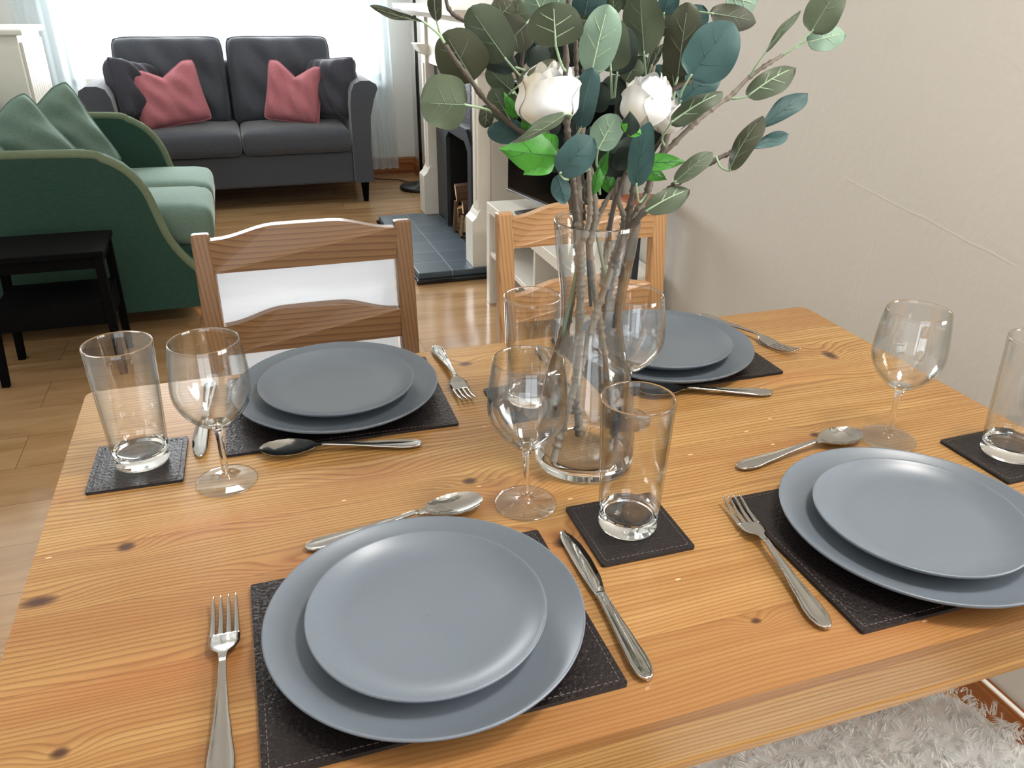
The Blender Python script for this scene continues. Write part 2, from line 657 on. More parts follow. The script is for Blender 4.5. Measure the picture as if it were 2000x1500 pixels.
def leaf_mat(name, a, b, rough=.55, tr=.0):
    m = NT(name)
    co = m.coords('Generated')
    ob = m.coords('Object')
    n = m.noise(ob, 38, 3, .6)
    f = m.noise(ob, 420, 3, .7)
    oi = m.n('ShaderNodeObjectInfo')
    c = m.mix(n, a, b)
    c = m.mix(m.math('MULTIPLY', f, .35), c, tuple(k * .55 for k in a[:3]) + (1,))
    hs = m.n('ShaderNodeHueSaturation')
    m.link(c, hs.inputs['Color'])
    m.link(m.math('ADD', .82, m.math('MULTIPLY', oi.outputs['Random'], .4)), hs.inputs['Value'])
    m.set(color=hs.outputs[0], rough=rough, spec=.35, sheen=.15)
    m.bump(f, .25, .0006)
    return m.mat


M = {}
M['floor'] = floor_mat()
M['wall_cream'] = wall_mat('warm_grey_paint', lin(200, 195, 186), True)
M['wall_white'] = wall_mat('white_paint', lin(226, 226, 222))
M['ceiling'] = wall_mat('ceiling_paint', lin(236, 234, 228))
M['gloss_white'] = plain('white_gloss_paint', lin(224, 220, 210), .3)
M['cream_panel'] = plain('cream_gloss_paint', lin(220, 215, 204), .35)
M['table'] = table_wood()
M['skirt'] = wood('oak_skirting', lin(168, 104, 54), lin(120, 66, 30), 'y', .35, 20)
M['skirt_x'] = wood('oak_skirting_back', lin(168, 104, 54), lin(120, 66, 30), 'x', .35, 20)
M['chair_x'] = wood('pine_rail', lin(200, 160, 114), lin(158, 110, 66), 'x', .38, 150, 1.0)
M['chair_z'] = wood('pine_post', lin(200, 160, 114), lin(158, 110, 66), 'z', .38, 150, 1.0)
M['chairb_x'] = wood('antique_pine_rail', lin(128, 96, 62), lin(90, 60, 36), 'x', .38, 150, 1.0)  # same pine, darker: the left chair's shade is put into the colour
M['chairb_z'] = wood('antique_pine_post', lin(128, 96, 62), lin(90, 60, 36), 'z', .38, 150, 1.0)
M['leather'] = leather()
M['thread'] = plain('dark_thread', lin(92, 78, 74), .7)
M['plate'] = stoneware()
M['steel'] = metal('polished_steel')
M['glass'] = glass('clear_glass', (.985, .995, .99, 1))
M['thin_glass'] = thin_glass('blown_glass_wall')
M['vase_glass'] = thin_glass('vase_glass_wall', (.42, .46, .46, 1), 2.2)
M['pane'] = pane_mat()
M['sheer'] = sheer_mat()
M['charcoal'] = fabric('charcoal_weave', lin(76, 79, 86), .45)
M['charcoal_dark'] = fabric('charcoal_weave_pillow', lin(66, 66, 74), .35)
M['pink'] = fabric('pink_velvet', lin(176, 110, 118), .5, lin(255, 200, 205), srough=.3)
M['green'] = fabric('green_upholstery', lin(48, 74, 64), .45, lin(170, 200, 180), srough=.3)
M['green_velvet'] = fabric('green_velvet', lin(108, 130, 118), .45, lin(205, 218, 208), srough=.3)
M['green_piping'] = fabric('green_piping', lin(112, 124, 100), .5, lin(220, 225, 205), srough=.3)  # paler green: window light grazing the arm tops, put into the colour
M['black_wood'] = plain('black_stained_wood', lin(6, 6, 7), .9, spec=.1)
M['black_metal'] = plain('black_powder_coat', lin(18, 18, 20), .35)
M['iron'] = plain('cast_iron', lin(38, 42, 46), .45, (80, .2, .001))
M['soot'] = plain('sooted_brick', lin(10, 10, 11), .9)
M['tile'] = tile_mat()
M['tile_edge'] = plain('black_glazed_edge', lin(12, 16, 20), .12)
M['slip'] = slip_mat()
M['log_bark'] = plain('log_bark', lin(92, 66, 48), .9, (90, .8, .004))
M['log_cut'] = wood('split_log', lin(240, 206, 164), lin(206, 160, 114), 'x', .8, 60)
M['screen'] = plain('tv_screen', lin(3, 3, 4), .12, spec=.2)
M['tv_frame'] = plain('tv_frame', lin(20, 20, 22), .3)
M['silver'] = metal('tv_silver_strip', (.5, .5, .52, 1), .3)
M['brass'] = metal('brass', (.75, .62, .38, 1), .25)
M['leg_wood'] = wood('beech_leg', lin(206, 160, 106), lin(164, 112, 66), 'z', .45, 40)
fu = NT('white_sheepskin')
fn_ = fu.mix(fu.noise(fu.coords(), 9, 3), lin(252, 253, 254), lin(246, 246, 240))
fd, ft, fm = fu.n('ShaderNodeBsdfDiffuse'), fu.n('ShaderNodeBsdfTranslucent'), fu.n('ShaderNodeMixShader')
fu.link(fn_, fd.inputs[0]); fu.link(fn_, ft.inputs[0])
fm.inputs[0].default_value = .15
fu.link(fd.outputs[0], fm.inputs[1]); fu.link(ft.outputs[0], fm.inputs[2]); fu.link(fm.outputs[0], fu.out.inputs[0])
M['fur'] = fu.mat
M['cable'] = plain('white_cable', lin(226, 222, 214), .4)
M['black_cable'] = plain('black_cable', lin(20, 20, 20), .5)
M['stool_wood'] = wood('red_brown_stool', lin(168, 84, 42), lin(110, 50, 24), 'x', .35, 30)
M['bark'] = plain('stem_bark', lin(116, 107, 95), .75, (300, .7, .001))
M['bark2'] = plain('stem_bark_dark', lin(80, 71, 62), .75, (300, .7, .001))
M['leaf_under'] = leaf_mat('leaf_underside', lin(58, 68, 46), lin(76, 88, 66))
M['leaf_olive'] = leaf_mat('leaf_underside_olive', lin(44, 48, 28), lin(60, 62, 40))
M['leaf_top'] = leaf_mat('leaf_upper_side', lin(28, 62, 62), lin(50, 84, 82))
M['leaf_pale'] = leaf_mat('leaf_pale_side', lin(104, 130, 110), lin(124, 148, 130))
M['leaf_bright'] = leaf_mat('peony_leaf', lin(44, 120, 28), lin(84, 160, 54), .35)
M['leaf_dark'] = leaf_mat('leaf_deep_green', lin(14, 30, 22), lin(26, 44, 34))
M['vein'] = plain('leaf_vein', lin(150, 172, 140), .5)
M['vein_dim'] = plain('leaf_vein_dim', lin(98, 116, 92), .5)
M['vein_dark'] = plain('leaf_vein_dark', lin(40, 70, 64), .5)
M['vein_g'] = plain('peony_leaf_vein', lin(36, 96, 28), .5)
M['petiole'] = plain('leaf_stalk', lin(140, 164, 132), .5)
pt = NT('white_petal')
ptc = pt.coords('Object')
pts_ = pt.n('ShaderNodeSeparateXYZ')
pt.link(ptc, pts_.inputs[0])
pt.set(color=pt.mix(pt.ramp(pt.noise(ptc, 22, 3), [(.45, (0, 0, 0, 1)), (.75, (1, 1, 1, 1))]), lin(216, 217, 216), lin(208, 194, 160)), rough=.6, sheen=.2)
pt.bump(pt.noise(pt.mapping(ptc, (1, 1, .25)), 160, 3), .3, .001)
M['petal'] = pt.mat

F0 = 0.0                    # floor level

# ------------------------------------------------------------------ room shell
XL, XR, YB, YN, ZC = -1.15, 1.45, 4.80, -3.25, 2.42


def struct(o):
    o['kind'] = 'structure'
    return o


b = MB(); b.box(XL - .1, XR + .35, YN - .1, YB + .15, -.08, 0)
struct(b.build('floor', M['floor']))
b = MB(); b.box(XL - .1, XR + .35, YN - .1, YB + .15, ZC, ZC + .08)
struct(b.build('ceiling', M['ceiling']))
b = MB(); b.box(XL - .12, XL, YN - .1, YB + .15, 0, ZC)
struct(b.build('wall_left', M['wall_white']))
# far wall with the window opening x -.72..1.27, z .64..2.3
WX0, WX1, WZ0, WZ1 = -.70, 1.245, .63, 2.30
b = MB()
b.box(XL, WX0, YB, YB + .12, 0, ZC)
b.box(WX1, XR + .2, YB, YB + .12, 0, ZC)
b.box(WX0, WX1, YB, YB + .12, 0, WZ0)
b.box(WX0, WX1, YB, YB + .12, WZ1, ZC)
struct(b.build('wall_far', M['wall_white']))
# right wall: plain stretch, side window stretch, chimney stretch, alcove stretch
SY0, SY1, SZ0, SZ1 = -1.98, -.70, .80, 2.15
b = MB()
b.box(XR, XR + .14, SY1, 2.37, 0, ZC)
b.box(XR, XR + .14, YN, SY0, 0, ZC)
b.box(XR, XR + .14, SY0, SY1, 0, SZ0)
b.box(XR, XR + .14, SY0, SY1, SZ1, ZC)
b.box(XR, XR + .14, 3.56, YB, 0, ZC)
struct(b.build('wall_right', M['wall_cream']))
# near wall with patio door opening
b = MB()
b.box(XL, -1.05, YN - .12, YN, 0, ZC)
b.box(.85, XR + .14, YN - .12, YN, 0, ZC)
b.box(-1.05, .85, YN - .12, YN, 2.2, ZC)
struct(b.build('wall_near', M['wall_white']))
# chimney breast around the firebox
OY0, OY1, OZ1 = 2.68, 3.13, .585
b = MB()
b.box(1.30, XR + .4, 2.37, OY0, 0, ZC)
b.box(1.30, XR + .4, OY1, 3.56, 0, ZC)
b.box(1.30, XR + .4, OY0, OY1, OZ1, ZC)
b.box(XR + .2, XR + .4, OY0, OY1, 0, OZ1)
struct(b.build('wall_chimney', M['wall_cream']))


def window(name, x0, x1, z0, z1, y, cols, rail, axis='y'):
    fr = MB()
    t = .05
    def bx(a0, a1, c0, c1, d=.03):
        if axis == 'y':
            fr.box(a0, a1, y - d, y + d, c0, c1)
        else:
            fr.box(y - d, y + d, a0, a1, c0, c1)
    bx(x0, x0 + t, z0, z1); bx(x1 - t, x1, z0, z1); bx(x0, x1, z0, z0 + t); bx(x0, x1, z1 - t, z1)
    for k in range(1, cols):
        xx = x0 + (x1 - x0) * k / cols
        bx(xx - .022, xx + .022, z0, z1, .025)
    if rail:
        bx(x0, x1, rail - .02, rail + .02, .025)
    f = struct(fr.build(name, M['gloss_white'], bevel=.004))
    p = MB()
    if axis == 'y':
        p.box(x0 + .03, x1 - .03, y - .003, y + .003, z0 + .03, z1 - .03)
    else:
        p.box(y - .003, y + .003, x0 + .03, x1 - .03, z0 + .03, z1 - .03)
    p.build('window_pane', M['pane'], f)
    return f


f = window('window_1', WX0, WX1, WZ0, WZ1, YB + .08, 1, 0)
s = MB(); s.box(WX0 - .03, WX1 + .03, YB - .05, YB + .05, WZ0 - .03, WZ0 + .005)
s.build('window_sill', M['gloss_white'], f, bevel=.005)
window('window_2', SY0, SY1, SZ0, SZ1, XR + .09, 2, 0, 'x')
window('door_1', -1.05, .85, 0.0, 2.2, YN - .06, 2, 0)


def skirting(name, a, b_, horiz, face, h=.115):
    """moulded board: axis along x (horiz) or y"""
    k = MB()
    sgn = -1
    prof = [(0, 0), (.018, 0), (.018, h * .72), (.013, h * .78), (.013, h * .88), (.006, h), (0, h)]
    if horiz:
        k.extrude([(face - p[0], p[1]) for p in prof], a, b_, 'x')
        mt = M['skirt_x']
    else:
        k.extrude([(face - p[0], p[1]) for p in prof], a, b_, 'y')
        mt = M['skirt']
    return struct(k.build(name, mt, bevel=.002))


skirting('baseboard_far', XL, XR, True, YB)
skirting('baseboard_right', YN, 2.35, False, XR, .075)
skirting('baseboard_alcove', 3.58, YB - .02, False, XR)

cl_ = thing('ceiling_lamp', (1.10, -.78, ZC), 'flat square white ceiling lamp above the dining table, out of the picture', 'ceiling lamp')
g = MB(); g.box(.91, 1.29, -.97, -.59, ZC - .035, ZC); g.build('lamp_body', M['gloss_white'], cl_, bevel=.004)  # body of the added lamp, stays out of view

# ------------------------------------------------------------------ sheer curtains
def curtain(name, x0, x1, y, z0, z1, label, amp=.018, waves=5, skew=0.0):
    g = MB()
    def fn(u, v):
        x = x0 + (x1 - x0) * u + skew * (1 - v)
        return (x, y + amp * math.sin(u * waves * 2 * PI + .8 * math.sin(3 * v)) + .006 * math.sin(9 * u + 4 * v), z0 + (z1 - z0) * v)
    g.grid(fn, 60, 14)
    for zz in (z0 + .006,):
        g.tube([V(*fn(i / 60, 0)) for i in range(61)], .003, 5)
    o = g.build(name, M['sheer'], recalc=False)
    return tag(o, label, 'curtain')


curtain('sheer_curtain', 1.00, 1.26, 4.70, .06, 2.36, 'sheer white voile curtain hanging beside the lamp at the right of the bright window', skew=.05)
curtain('sheer_curtain', -.92, -.60, 4.70, .06, 2.36, 'sheer white voile curtain at the left of the bright window by the white cupboard')
o = MB(); o.tube([V(-1.1, 4.70, 2.37), V(1.42, 4.70, 2.37)], .012, 12)
tag(o.build('curtain_rail', M['gloss_white']), 'white curtain rail running above the bright window', 'curtain rail')

# ------------------------------------------------------------------ cushions
def cushion(name, w_, h_, t_, mat, label, cat, loc, rot, group=None, dip=0.0, ears=.07, parent=None, puff=.5, n=26, seed=1, kind_part=False):
    """pillow standing in its own XZ plane, thickness along Y"""
    g = MB()
    rr = random.Random(seed)
    ph = [rr.random() * 6 for _ in range(6)]
    def pt(u, v, s):
        a, c = 2 * u - 1, 2 * v - 1
        # pull edge mid points in so the corners become ears
        x = a * w_ / 2 * (1 - ears * (1 - c * c) * 1.0 + ears * .3)
        z = c * h_ / 2 * (1 - ears * (1 - a * a) * 1.0 + ears * .3)
        if dip and c > 0:
            z -= dip * h_ * (max(0, 1 - abs(a) * 1.5)) ** 1.1 * c ** 1.5
        e = max(0.0, (1 - a ** 4) * (1 - c ** 4)) ** puff
        kc = 1 - .075 * abs(a * c) ** 5
        x *= kc
        z *= kc
        wr = .012 * math.sin(5 * a + ph[0] + 3 * c) * math.sin(4 * c + ph[1]) + .006 * math.sin(13 * a + ph[2] + 6 * c)
        if dip:
            e *= 1 - .35 * max(0, 1 - abs(a) * 2.2) * max(0, c)
        y = s * (t_ / 2 * e + wr * e * (t_ / .12))
        return (x, y, z)
    g.grid(lambda u, v: pt(u, v, -1), n, n)
    g.grid(lambda u, v: pt(u, v, 1), n, n, flip=True)
    bd = [pt(i / n, 0, 0) for i in range(n)] + [pt(1, i / n, 0) for i in range(n)] + [pt(1 - i / n, 1, 0) for i in range(n)] + [pt(0, 1 - i / n, 0) for i in range(n + 1)]
    g.tube(bd, .0045, 6, cap=False)
    o = g.build(name, mat, parent, recalc=True)
    o.location = loc
    o.rotation_euler = rot
    if label:
        tag(o, label, cat, group)
    return o


def rbox(name, x0, x1, y0, y1, z0, z1, r, mat, parent, crown=0.0, n=10, seed=0):
    """soft upholstered block with a crowned top"""
    g = MB()
    cx, cy, cz = (x0 + x1) / 2, (y0 + y1) / 2, (z0 + z1) / 2
    hx, hy, hz = (x1 - x0) / 2, (y1 - y0) / 2, (z1 - z0) / 2
    def proj_(p):
        q = Vector((max(-hx + r, min(hx - r, p[0])), max(-hy + r, min(hy - r, p[1])), max(-hz + r, min(hz - r, p[2]))))
        d = Vector(p) - q
        if d.length > 1e-6:
            d = d.normalized() * r
        o_ = q + d
        if o_.z > 0:
            o_.z += crown * max(0, 1 - (o_.x / hx) ** 2) * max(0, 1 - (o_.y / hy) ** 2)
        bl = .25 * crown
        o_.y += (bl if o_.y > 0 else -bl) * max(0, 1 - (o_.x / hx) ** 2) * max(0, 1 - (o_.z / hz) ** 2)
        return (cx + o_.x, cy + o_.y, cz + o_.z)
    def face(f_, fl):
        g.grid(f_, n, n, flip=fl)
    def sp(u, h):   # denser towards the ends
        a = 2 * u - 1
        return h * (math.sin(a * PI / 2))
    face(lambda u, v: proj_((sp(u, hx), sp(v, hy), hz)), False)
    face(lambda u, v: proj_((sp(u, hx), sp(v, hy), -hz)), True)
    face(lambda u, v: proj_((sp(u, hx), -hy, sp(v, hz))), False)
    face(lambda u, v: proj_((sp(u, hx), hy, sp(v, hz))), True)
    face(lambda u, v: proj_((-hx, sp(u, hy), sp(v, hz))), True)
    face(lambda u, v: proj_((hx, sp(u, hy), sp(v, hz))), False)
    o = g.build(name, mat, parent)
    import bmesh
    bm = bmesh.new(); bm.from_mesh(o.data)
    bmesh.ops.remove_doubles(bm, verts=bm.verts, dist=.0004)
    bmesh.ops.recalc_face_normals(bm, faces=bm.faces)
    bm.to_mesh(o.data); bm.free()
    return o


# ------------------------------------------------------------------ charcoal sofa
SF = 3.96                                # front face
sofa = thing('charcoal_sofa', (0.26, 4.3, 0), 'charcoal grey two-seater sofa with flared arms standing under the bright window', 'sofa')


def inv(o_):
    """children are built in world coordinates and brought into their root's frame"""
    return o_


def adopt(parent):
    for ch in [x for x in COL.objects if x.parent == parent]:
        ch.matrix_parent_inverse = Matrix.Translation(-Vector(parent.location))


def arm(side):
    g = MB()
    s = side
    base = 0.26 + s * .64
    prof = [(0, .13), (.115, .13), (.11, .35), (.118, .52), (.145, .62), (.168, .675), (.162, .70), (.125, .722), (.07, .722), (.03, .705), (.01, .66), (0, .58)]
    g.extrude([(base + s * p[0], p[1]) for p in prof], SF - .0, SF + .74, 'y', smooth=False)
    return g.build('arm', M['charcoal'], sofa, bevel=.02, seg=4)


arm(1); arm(-1)
g = MB(); g.box(-.38, .90, SF + .02, SF + .74, .13, .315); g.build('base', M['charcoal'], sofa, bevel=.012, seg=3)
g = MB(); g.box(-.38, .90, SF + .58, SF + .76, .13, .80); g.build('back', M['charcoal'], sofa, bevel=.04, seg=4)
rbox('seat_cushion', -.375, .258, SF - .02, SF + .60, .315, .455, .045, M['charcoal'], sofa, .02)
rbox('seat_cushion', .262, .895, SF - .02, SF + .60, .315, .455, .045, M['charcoal'], sofa, .02)
cushion('back_cushion', .625, .52, .22, M['charcoal'], None, None, (-.09, SF + .50, .685), (-.16, 0, 0), ears=.03, parent=sofa, puff=.35, seed=4)
cushion('back_cushion', .625, .52, .22, M['charcoal'], None, None, (.55, SF + .50, .685), (-.16, 0, 0), ears=.03, parent=sofa, puff=.35, seed=9)
for (lx, ly) in ((-.44, SF + .06), (.965, SF + .06), (-.44, SF + .66), (.965, SF + .66)):
    g = MB(); g.prism((lx, ly, 0), (lx, ly, .135), (.014, .014), (.024, .024)); g.build('leg', M['black_wood'], sofa, bevel=.003)
adopt(sofa)
cushion('pink_cushion', .40, .35, .14, M['pink'], 'pink velvet cushion with a chopped top at the left of the charcoal sofa', 'cushion', (-.11, SF + .25, .64), (-.30, -.12, .25), 'pink velvet cushions on the charcoal sofa', dip=.20, seed=2)
cushion('pink_cushion', .33, .35, .14, M['pink'], 'pink velvet cushion with a chopped top at the right of the charcoal sofa', 'cushion', (.60, SF + .25, .635), (-.30, .14, -.25), 'pink velvet cushions on the charcoal sofa', dip=.22, seed=3)
cushion('charcoal_cushion', .36, .34, .21, M['charcoal_dark'], 'charcoal side cushion leaning on the left arm of the sofa behind the pink one', 'cushion', (-.285, SF + .30, .66), (-.25, .22, 1.0), 'charcoal cushions against the sofa arms', seed=5)
cushion('charcoal_cushion', .36, .36, .20, M['charcoal_dark'], 'charcoal side cushion leaning on the right arm of the sofa', 'cushion', (.835, SF + .27, .655), (-.2, -.08, -.95), 'charcoal cushions against the sofa arms', seed=6)

# ------------------------------------------------------------------ green sofa
gs = thing('green_sofa', (-.4, 2.65, 0), 'dark green two-seater sofa with swooping arms standing left of the dining table', 'sofa')
prof = [(-.86, .68), (-.70, .692), (-.30, .685), (-.228, .664), (-.175, .632), (-.135, .588), (-.105, .53), (-.085, .45), (-.062, .37), (-.03, .305), (.015, .245), (.055, .20), (.075, .165), (.03, .08), (-.86, .08)]
for y0 in (2.125, 3.10):
    g = MB(); g.extrude(prof, y0, y0 + .10, 'y')
    a = g.build('arm', M['green'], gs, bevel=.028, seg=4)
    g = MB(); g.tube(spline([V(p[0], y0 + .012, p[1] - .004) for p in prof[:-2]], 4), .017, 8)
    g.build('piping', M['green_piping'], a, recalc=True)  # pale tube imitating the lit top edge of the arm
g = MB(); g.box(-.85, .03, 2.22, 3.11, .09, .30); g.build('base', M['green'], gs, bevel=.02, seg=3)
g = MB(); g.extrude([(-.92, .08), (-.66, .08), (-.66, .45), (-.78, .78), (-.86, .80), (-.93, .76)], 2.13, 3.19, 'y'); g.build('back', M['green'], gs, bevel=.03, seg=3)
rbox('seat_cushion', -.66, .105, 2.225, 2.66, .29, .445, .05, M['green_velvet'], gs, .025)
rbox('seat_cushion', -.66, .105, 2.665, 3.10, .29, .445, .05, M['green_velvet'], gs, .025)
for (lx, ly, dx, dy) in ((-.02, 2.19, .05, -.035), (-.72, 2.19, -.05, -.03), (-.02, 3.12, .05, .03), (-.72, 3.12, -.05, .03)):
    g = MB(); g.prism((lx + dx, ly + dy, 0), (lx, ly, .10), (.011, .011), (.024, .024), 12, smooth=True)
    g.build('leg', M['leg_wood'], gs)
adopt(gs)
cushion('green_cushion', .42, .38, .16, M['green_velvet'], 'green velvet cushion standing tallest at the far end of the green sofa', 'cushion', (-.50, 2.80, .61), (-.22, -.38, .55), 'green velvet cushions on the green sofa', dip=.10, seed=12)
cushion('green_cushion', .44, .38, .16, M['green_velvet'], 'pale green velvet cushion lying against the taller one on the green sofa', 'cushion', (-.60, 2.56, .585), (-.35, -.48, .50), 'green velvet cushions on the green sofa', dip=.08, seed=13)
cushion('green_cushion', .40, .38, .14, M['green_velvet'], 'green cushion nearest the near arm of the green sofa, half out of view', 'cushion', (-.74, 2.34, .56), (-.35, -.50, .5), 'green velvet cushions on the green sofa', seed=14)

# ------------------------------------------------------------------ black side table
bt = thing('black_side_table', (-.42, 1.85, 0), 'small black wooden side table standing in front of the green sofa', 'side table')
g = MB(); g.box(-.60, -.225, 1.715, 1.99, .425, .445); g.build('table_top', M['black_wood'], bt, bevel=.004)
for (x0, x1, y0, y1) in ((-.585, -.24, 1.73, 1.75), (-.585, -.24, 1.955, 1.975), (-.585, -.565, 1.73, 1.975), (-.26, -.24, 1.73, 1.975)):
    g = MB(); g.box(x0, x1, y0, y1, .385, .425); g.build('apron', M['black_wood'], bt, bevel=.002)
g = MB(); g.box(-.585, -.24, 1.73, 1.975, .19, .275); g.build('drawer_box', M['black_wood'], bt, bevel=.003)
for (lx, ly, dx) in ((-.58, 1.735, -.03), (-.58, 1.97, -.025), (-.245, 1.735, 0), (-.245, 1.97, 0)):
    g = MB(); g.prism((lx + dx, ly, 0), (lx, ly, .425), (.012, .012), (.014, .014)); g.build('leg', M['black_wood'], bt, bevel=.002)
adopt(bt)

# ------------------------------------------------------------------ floor lamp and cable
fl = thing('floor_lamp', (1.36, 4.22, 0), 'slim black floor lamp standing between the window and the fireplace', 'floor lamp')
g = MB(); g.lathe([(.001, 0), (.125, 0), (.13, .006), (.13, .02), (.124, .026), (.02, .03), (.012, .045)], 48, cx=1.36, cy=4.26, cap0=True, cap1=True); g.build('base', M['black_metal'], fl)
g = MB(); g.tube([V(1.38, 4.27, .03), V(1.372, 4.27, 1.62)], .011, 12); g.build('pole', M['black_metal'], fl)
g = MB(); g.lathe([(.06, 1.60), (.15, 1.60), (.12, 1.82), (.06, 1.82)], 40, cx=1.30, cy=4.27); g.build('lamp_shade', M['gloss_white'], fl)
adopt(fl)
g = MB(); g.tube(spline([V(1.36, 4.40, .005), V(1.28, 4.55, .005), (V(1.18, 4.60, .005)), V(1.05, 4.68, .005), V(.98, 4.72, .005)]), .0035, 6)
tag(g.build('lamp_cable', M['black_cable']), 'thin black cable lying on the floor behind the floor lamp', 'cable')

# ------------------------------------------------------------------ white cupboard at the left
cb = thing('white_cupboard', (-.85, 3.55, 0), 'white panelled cupboard with a brass knob beside the window', 'cupboard')
g = MB(); g.box(-1.14, -.64, 3.30, 3.81, 0, 1.01); g.build('body', M['gloss_white'], cb, bevel=.003)
g = MB(); g.box(-1.14, -.612, 3.275, 3.83, 1.01, 1.035); g.build('top', M['gloss_white'], cb, bevel=.006)
g = MB()
for k in range(9):
    y0 = 3.325 + k * .052
    g.box(-.642, -.628, y0, y0 + .047, .08, .98)
d = g.build('door', M['gloss_white'], cb, bevel=.003)
g = MB(); g.lathe([(.004, 0), (.004, .012), (.011, .018), (.011, .024), (.002, .028)], 20, cap0=True, cap1=True)
k_ = g.build('knob', M['brass'], d); k_.location = (-.628, 3.74, .73); k_.rotation_euler = (0, PI / 2, 0)
g = MB()
for k in range(3):
    g.box(-1.13 + k * .165, -1.13 + k * .165 + .158, 3.292, 3.302, .06, .96)
g.build('side_panel', M['gloss_white'], cb, bevel=.002)
adopt(cb)

# ------------------------------------------------------------------ fireplace
fp = thing('fireplace_surround', (1.24, 2.95, 0), 'cream painted fireplace surround with pilasters, shelf and black tiled slips', 'fireplace')
HT = .05


def pil(y0, y1):
    g = MB()
    g.box(1.24, 1.30, y0 + .012, y1 - .018, HT, 1.10)
    p = g.build('pilaster', M['cream_panel'], fp, bevel=.004)
    # plinth block with a sloping top
    g = MB()
    g.extrude([(1.208, HT), (1.30, HT), (1.30, .32), (1.246, .32), (1.228, .285), (1.208, .265)], y0, y1, 'y')
    g.build('plinth', M['cream_panel'], p, bevel=.003)
    g = MB()
    g.extrude([(1.30, .90), (1.235, .90), (1.215, .915), (1.20, .94), (1.19, .955), (1.30, .955)], y0 - .008, y1 + .008, 'y')
    g.build('capital', M['cream_panel'], p, bevel=.003)
    g = MB(); g.box(1.233, 1.243, y0 + .04, y1 - .045, .36, .86); g.build('raised_panel', M['cream_panel'], p, bevel=.004)
    return p


pil(2.385, 2.505); pil(3.395, 3.515)
g = MB(); g.box(1.255, 1.30, 2.50, 3.40, .86, 1.10); g.build('frieze', M['cream_panel'], fp, bevel=.003)
g = MB()
g.extrude([(1.30, 1.09), (1.20, 1.09), (1.17, 1.105), (1.155, 1.115), (1.12, 1.12), (1.115, 1.145), (1.30, 1.145)], 2.30, 3.61, 'y')
g.build('mantel_shelf', M['cream_panel'], fp, bevel=.003)
g = MB()
g.box(1.288, 1.305, 2.495, OY0 + .01, HT, .87); g.box(1.288, 1.305, OY1 - .01, 3.40, HT, .87); g.box(1.288, 1.305, OY0, OY1, OZ1, .87)
g.build('tiled_slips', M['slip'], fp)
# iron insert with an arched opening
g = MB()
iy0, iy1, iz1 = 2.63, 3.18, .62
outer = [(iy0, HT), (iy0, iz1 - .07), (iy0 + .09, iz1), (iy1 - .09, iz1), (iy1, iz1 - .07), (iy1, HT)]
inner = [(iy0 + .065, HT), (iy0 + .065, iz1 - .10), (iy0 + .12, iz1 - .06), (iy1 - .12, iz1 - .06), (iy1 - .065, iz1 - .10), (iy1 - .065, HT)]
for i in range(5):
    q = [outer[i], outer[i + 1], inner[i + 1], inner[i]]
    g.extrude(q, 1.272, 1.292, 'x')
g.build('iron_insert', M['iron'], fp)
g = MB()
g.box(1.295, XR + .19, OY0 - .0, OY0 + .02, HT, OZ1); g.box(1.295, XR + .19, OY1 - .02, OY1, HT, OZ1)
g.box(XR + .17, XR + .195, OY0, OY1, HT, OZ1); g.box(1.295, XR + .19, OY0, OY1, OZ1 - .02, OZ1)
g.box(1.28, XR + .19, OY0, OY1, .03, HT + .004)
g.build('firebox', M['soot'], fp)
adopt(fp)
he = thing('hearth', (1.1, 2.9, 0), 'slate blue tiled hearth with a black glazed edge on the laminate floor', 'hearth')
g = MB(); g.box(.945, 1.295, 2.365, 3.435, .022, HT); g.build('tiled_top', M['tile'], he, bevel=.004, seg=3)
g = MB(); g.box(.932, 1.298, 2.345, 3.455, 0, .024); g.build('glazed_edge', M['tile_edge'], he, bevel=.008, seg=4)
adopt(he)


def log(a, b_, r, label, seed):
    rr = random.Random(seed)
    g = MB()
    a, b_ = Vector(a), Vector(b_)
    t = (b_ - a).normalized()
    x = t.cross(V(0, 0.2, 1)).normalized(); y = x.cross(t)
    n = 9
    rad = [r * (1 if k < 6 else .45) * rr.uniform(.85, 1.12) for k in range(n)]
    vs = []
    for c in (a, (a + b_) / 2, b_):
        for k in range(n):
            q = 2 * PI * k / n + seed
            vs.append(c + x * math.cos(q) * rad[k] + y * math.sin(q) * rad[k] * 1.15)
    fs = []
    for i in range(2):
        for k in range(n):
            fs.append((i * n + k, i * n + (k + 1) % n, (i + 1) * n + (k + 1) % n, (i + 1) * n + k))
    for i, f_ in enumerate(fs):
        g.add([], [], 0)
    o0 = len(g.v)
    g.v += [tuple(p) for p in vs]
    for i, f_ in enumerate(fs):
        k = i % n
        g.f.append(list(f_)); g.m.append(0 if k < 5 else 1); g.sm.append(False)
    g.f.append(list(range(n))[::-1]); g.m.append(1); g.sm.append(False)
    g.f.append(list(range(2 * n, 3 * n))); g.m.append(1); g.sm.append(False)
    return tag(g.build('firewood_log', [M['log_bark'], M['log_cut']], bevel=.003), label, 'firewood', 'split logs in the fireplace')


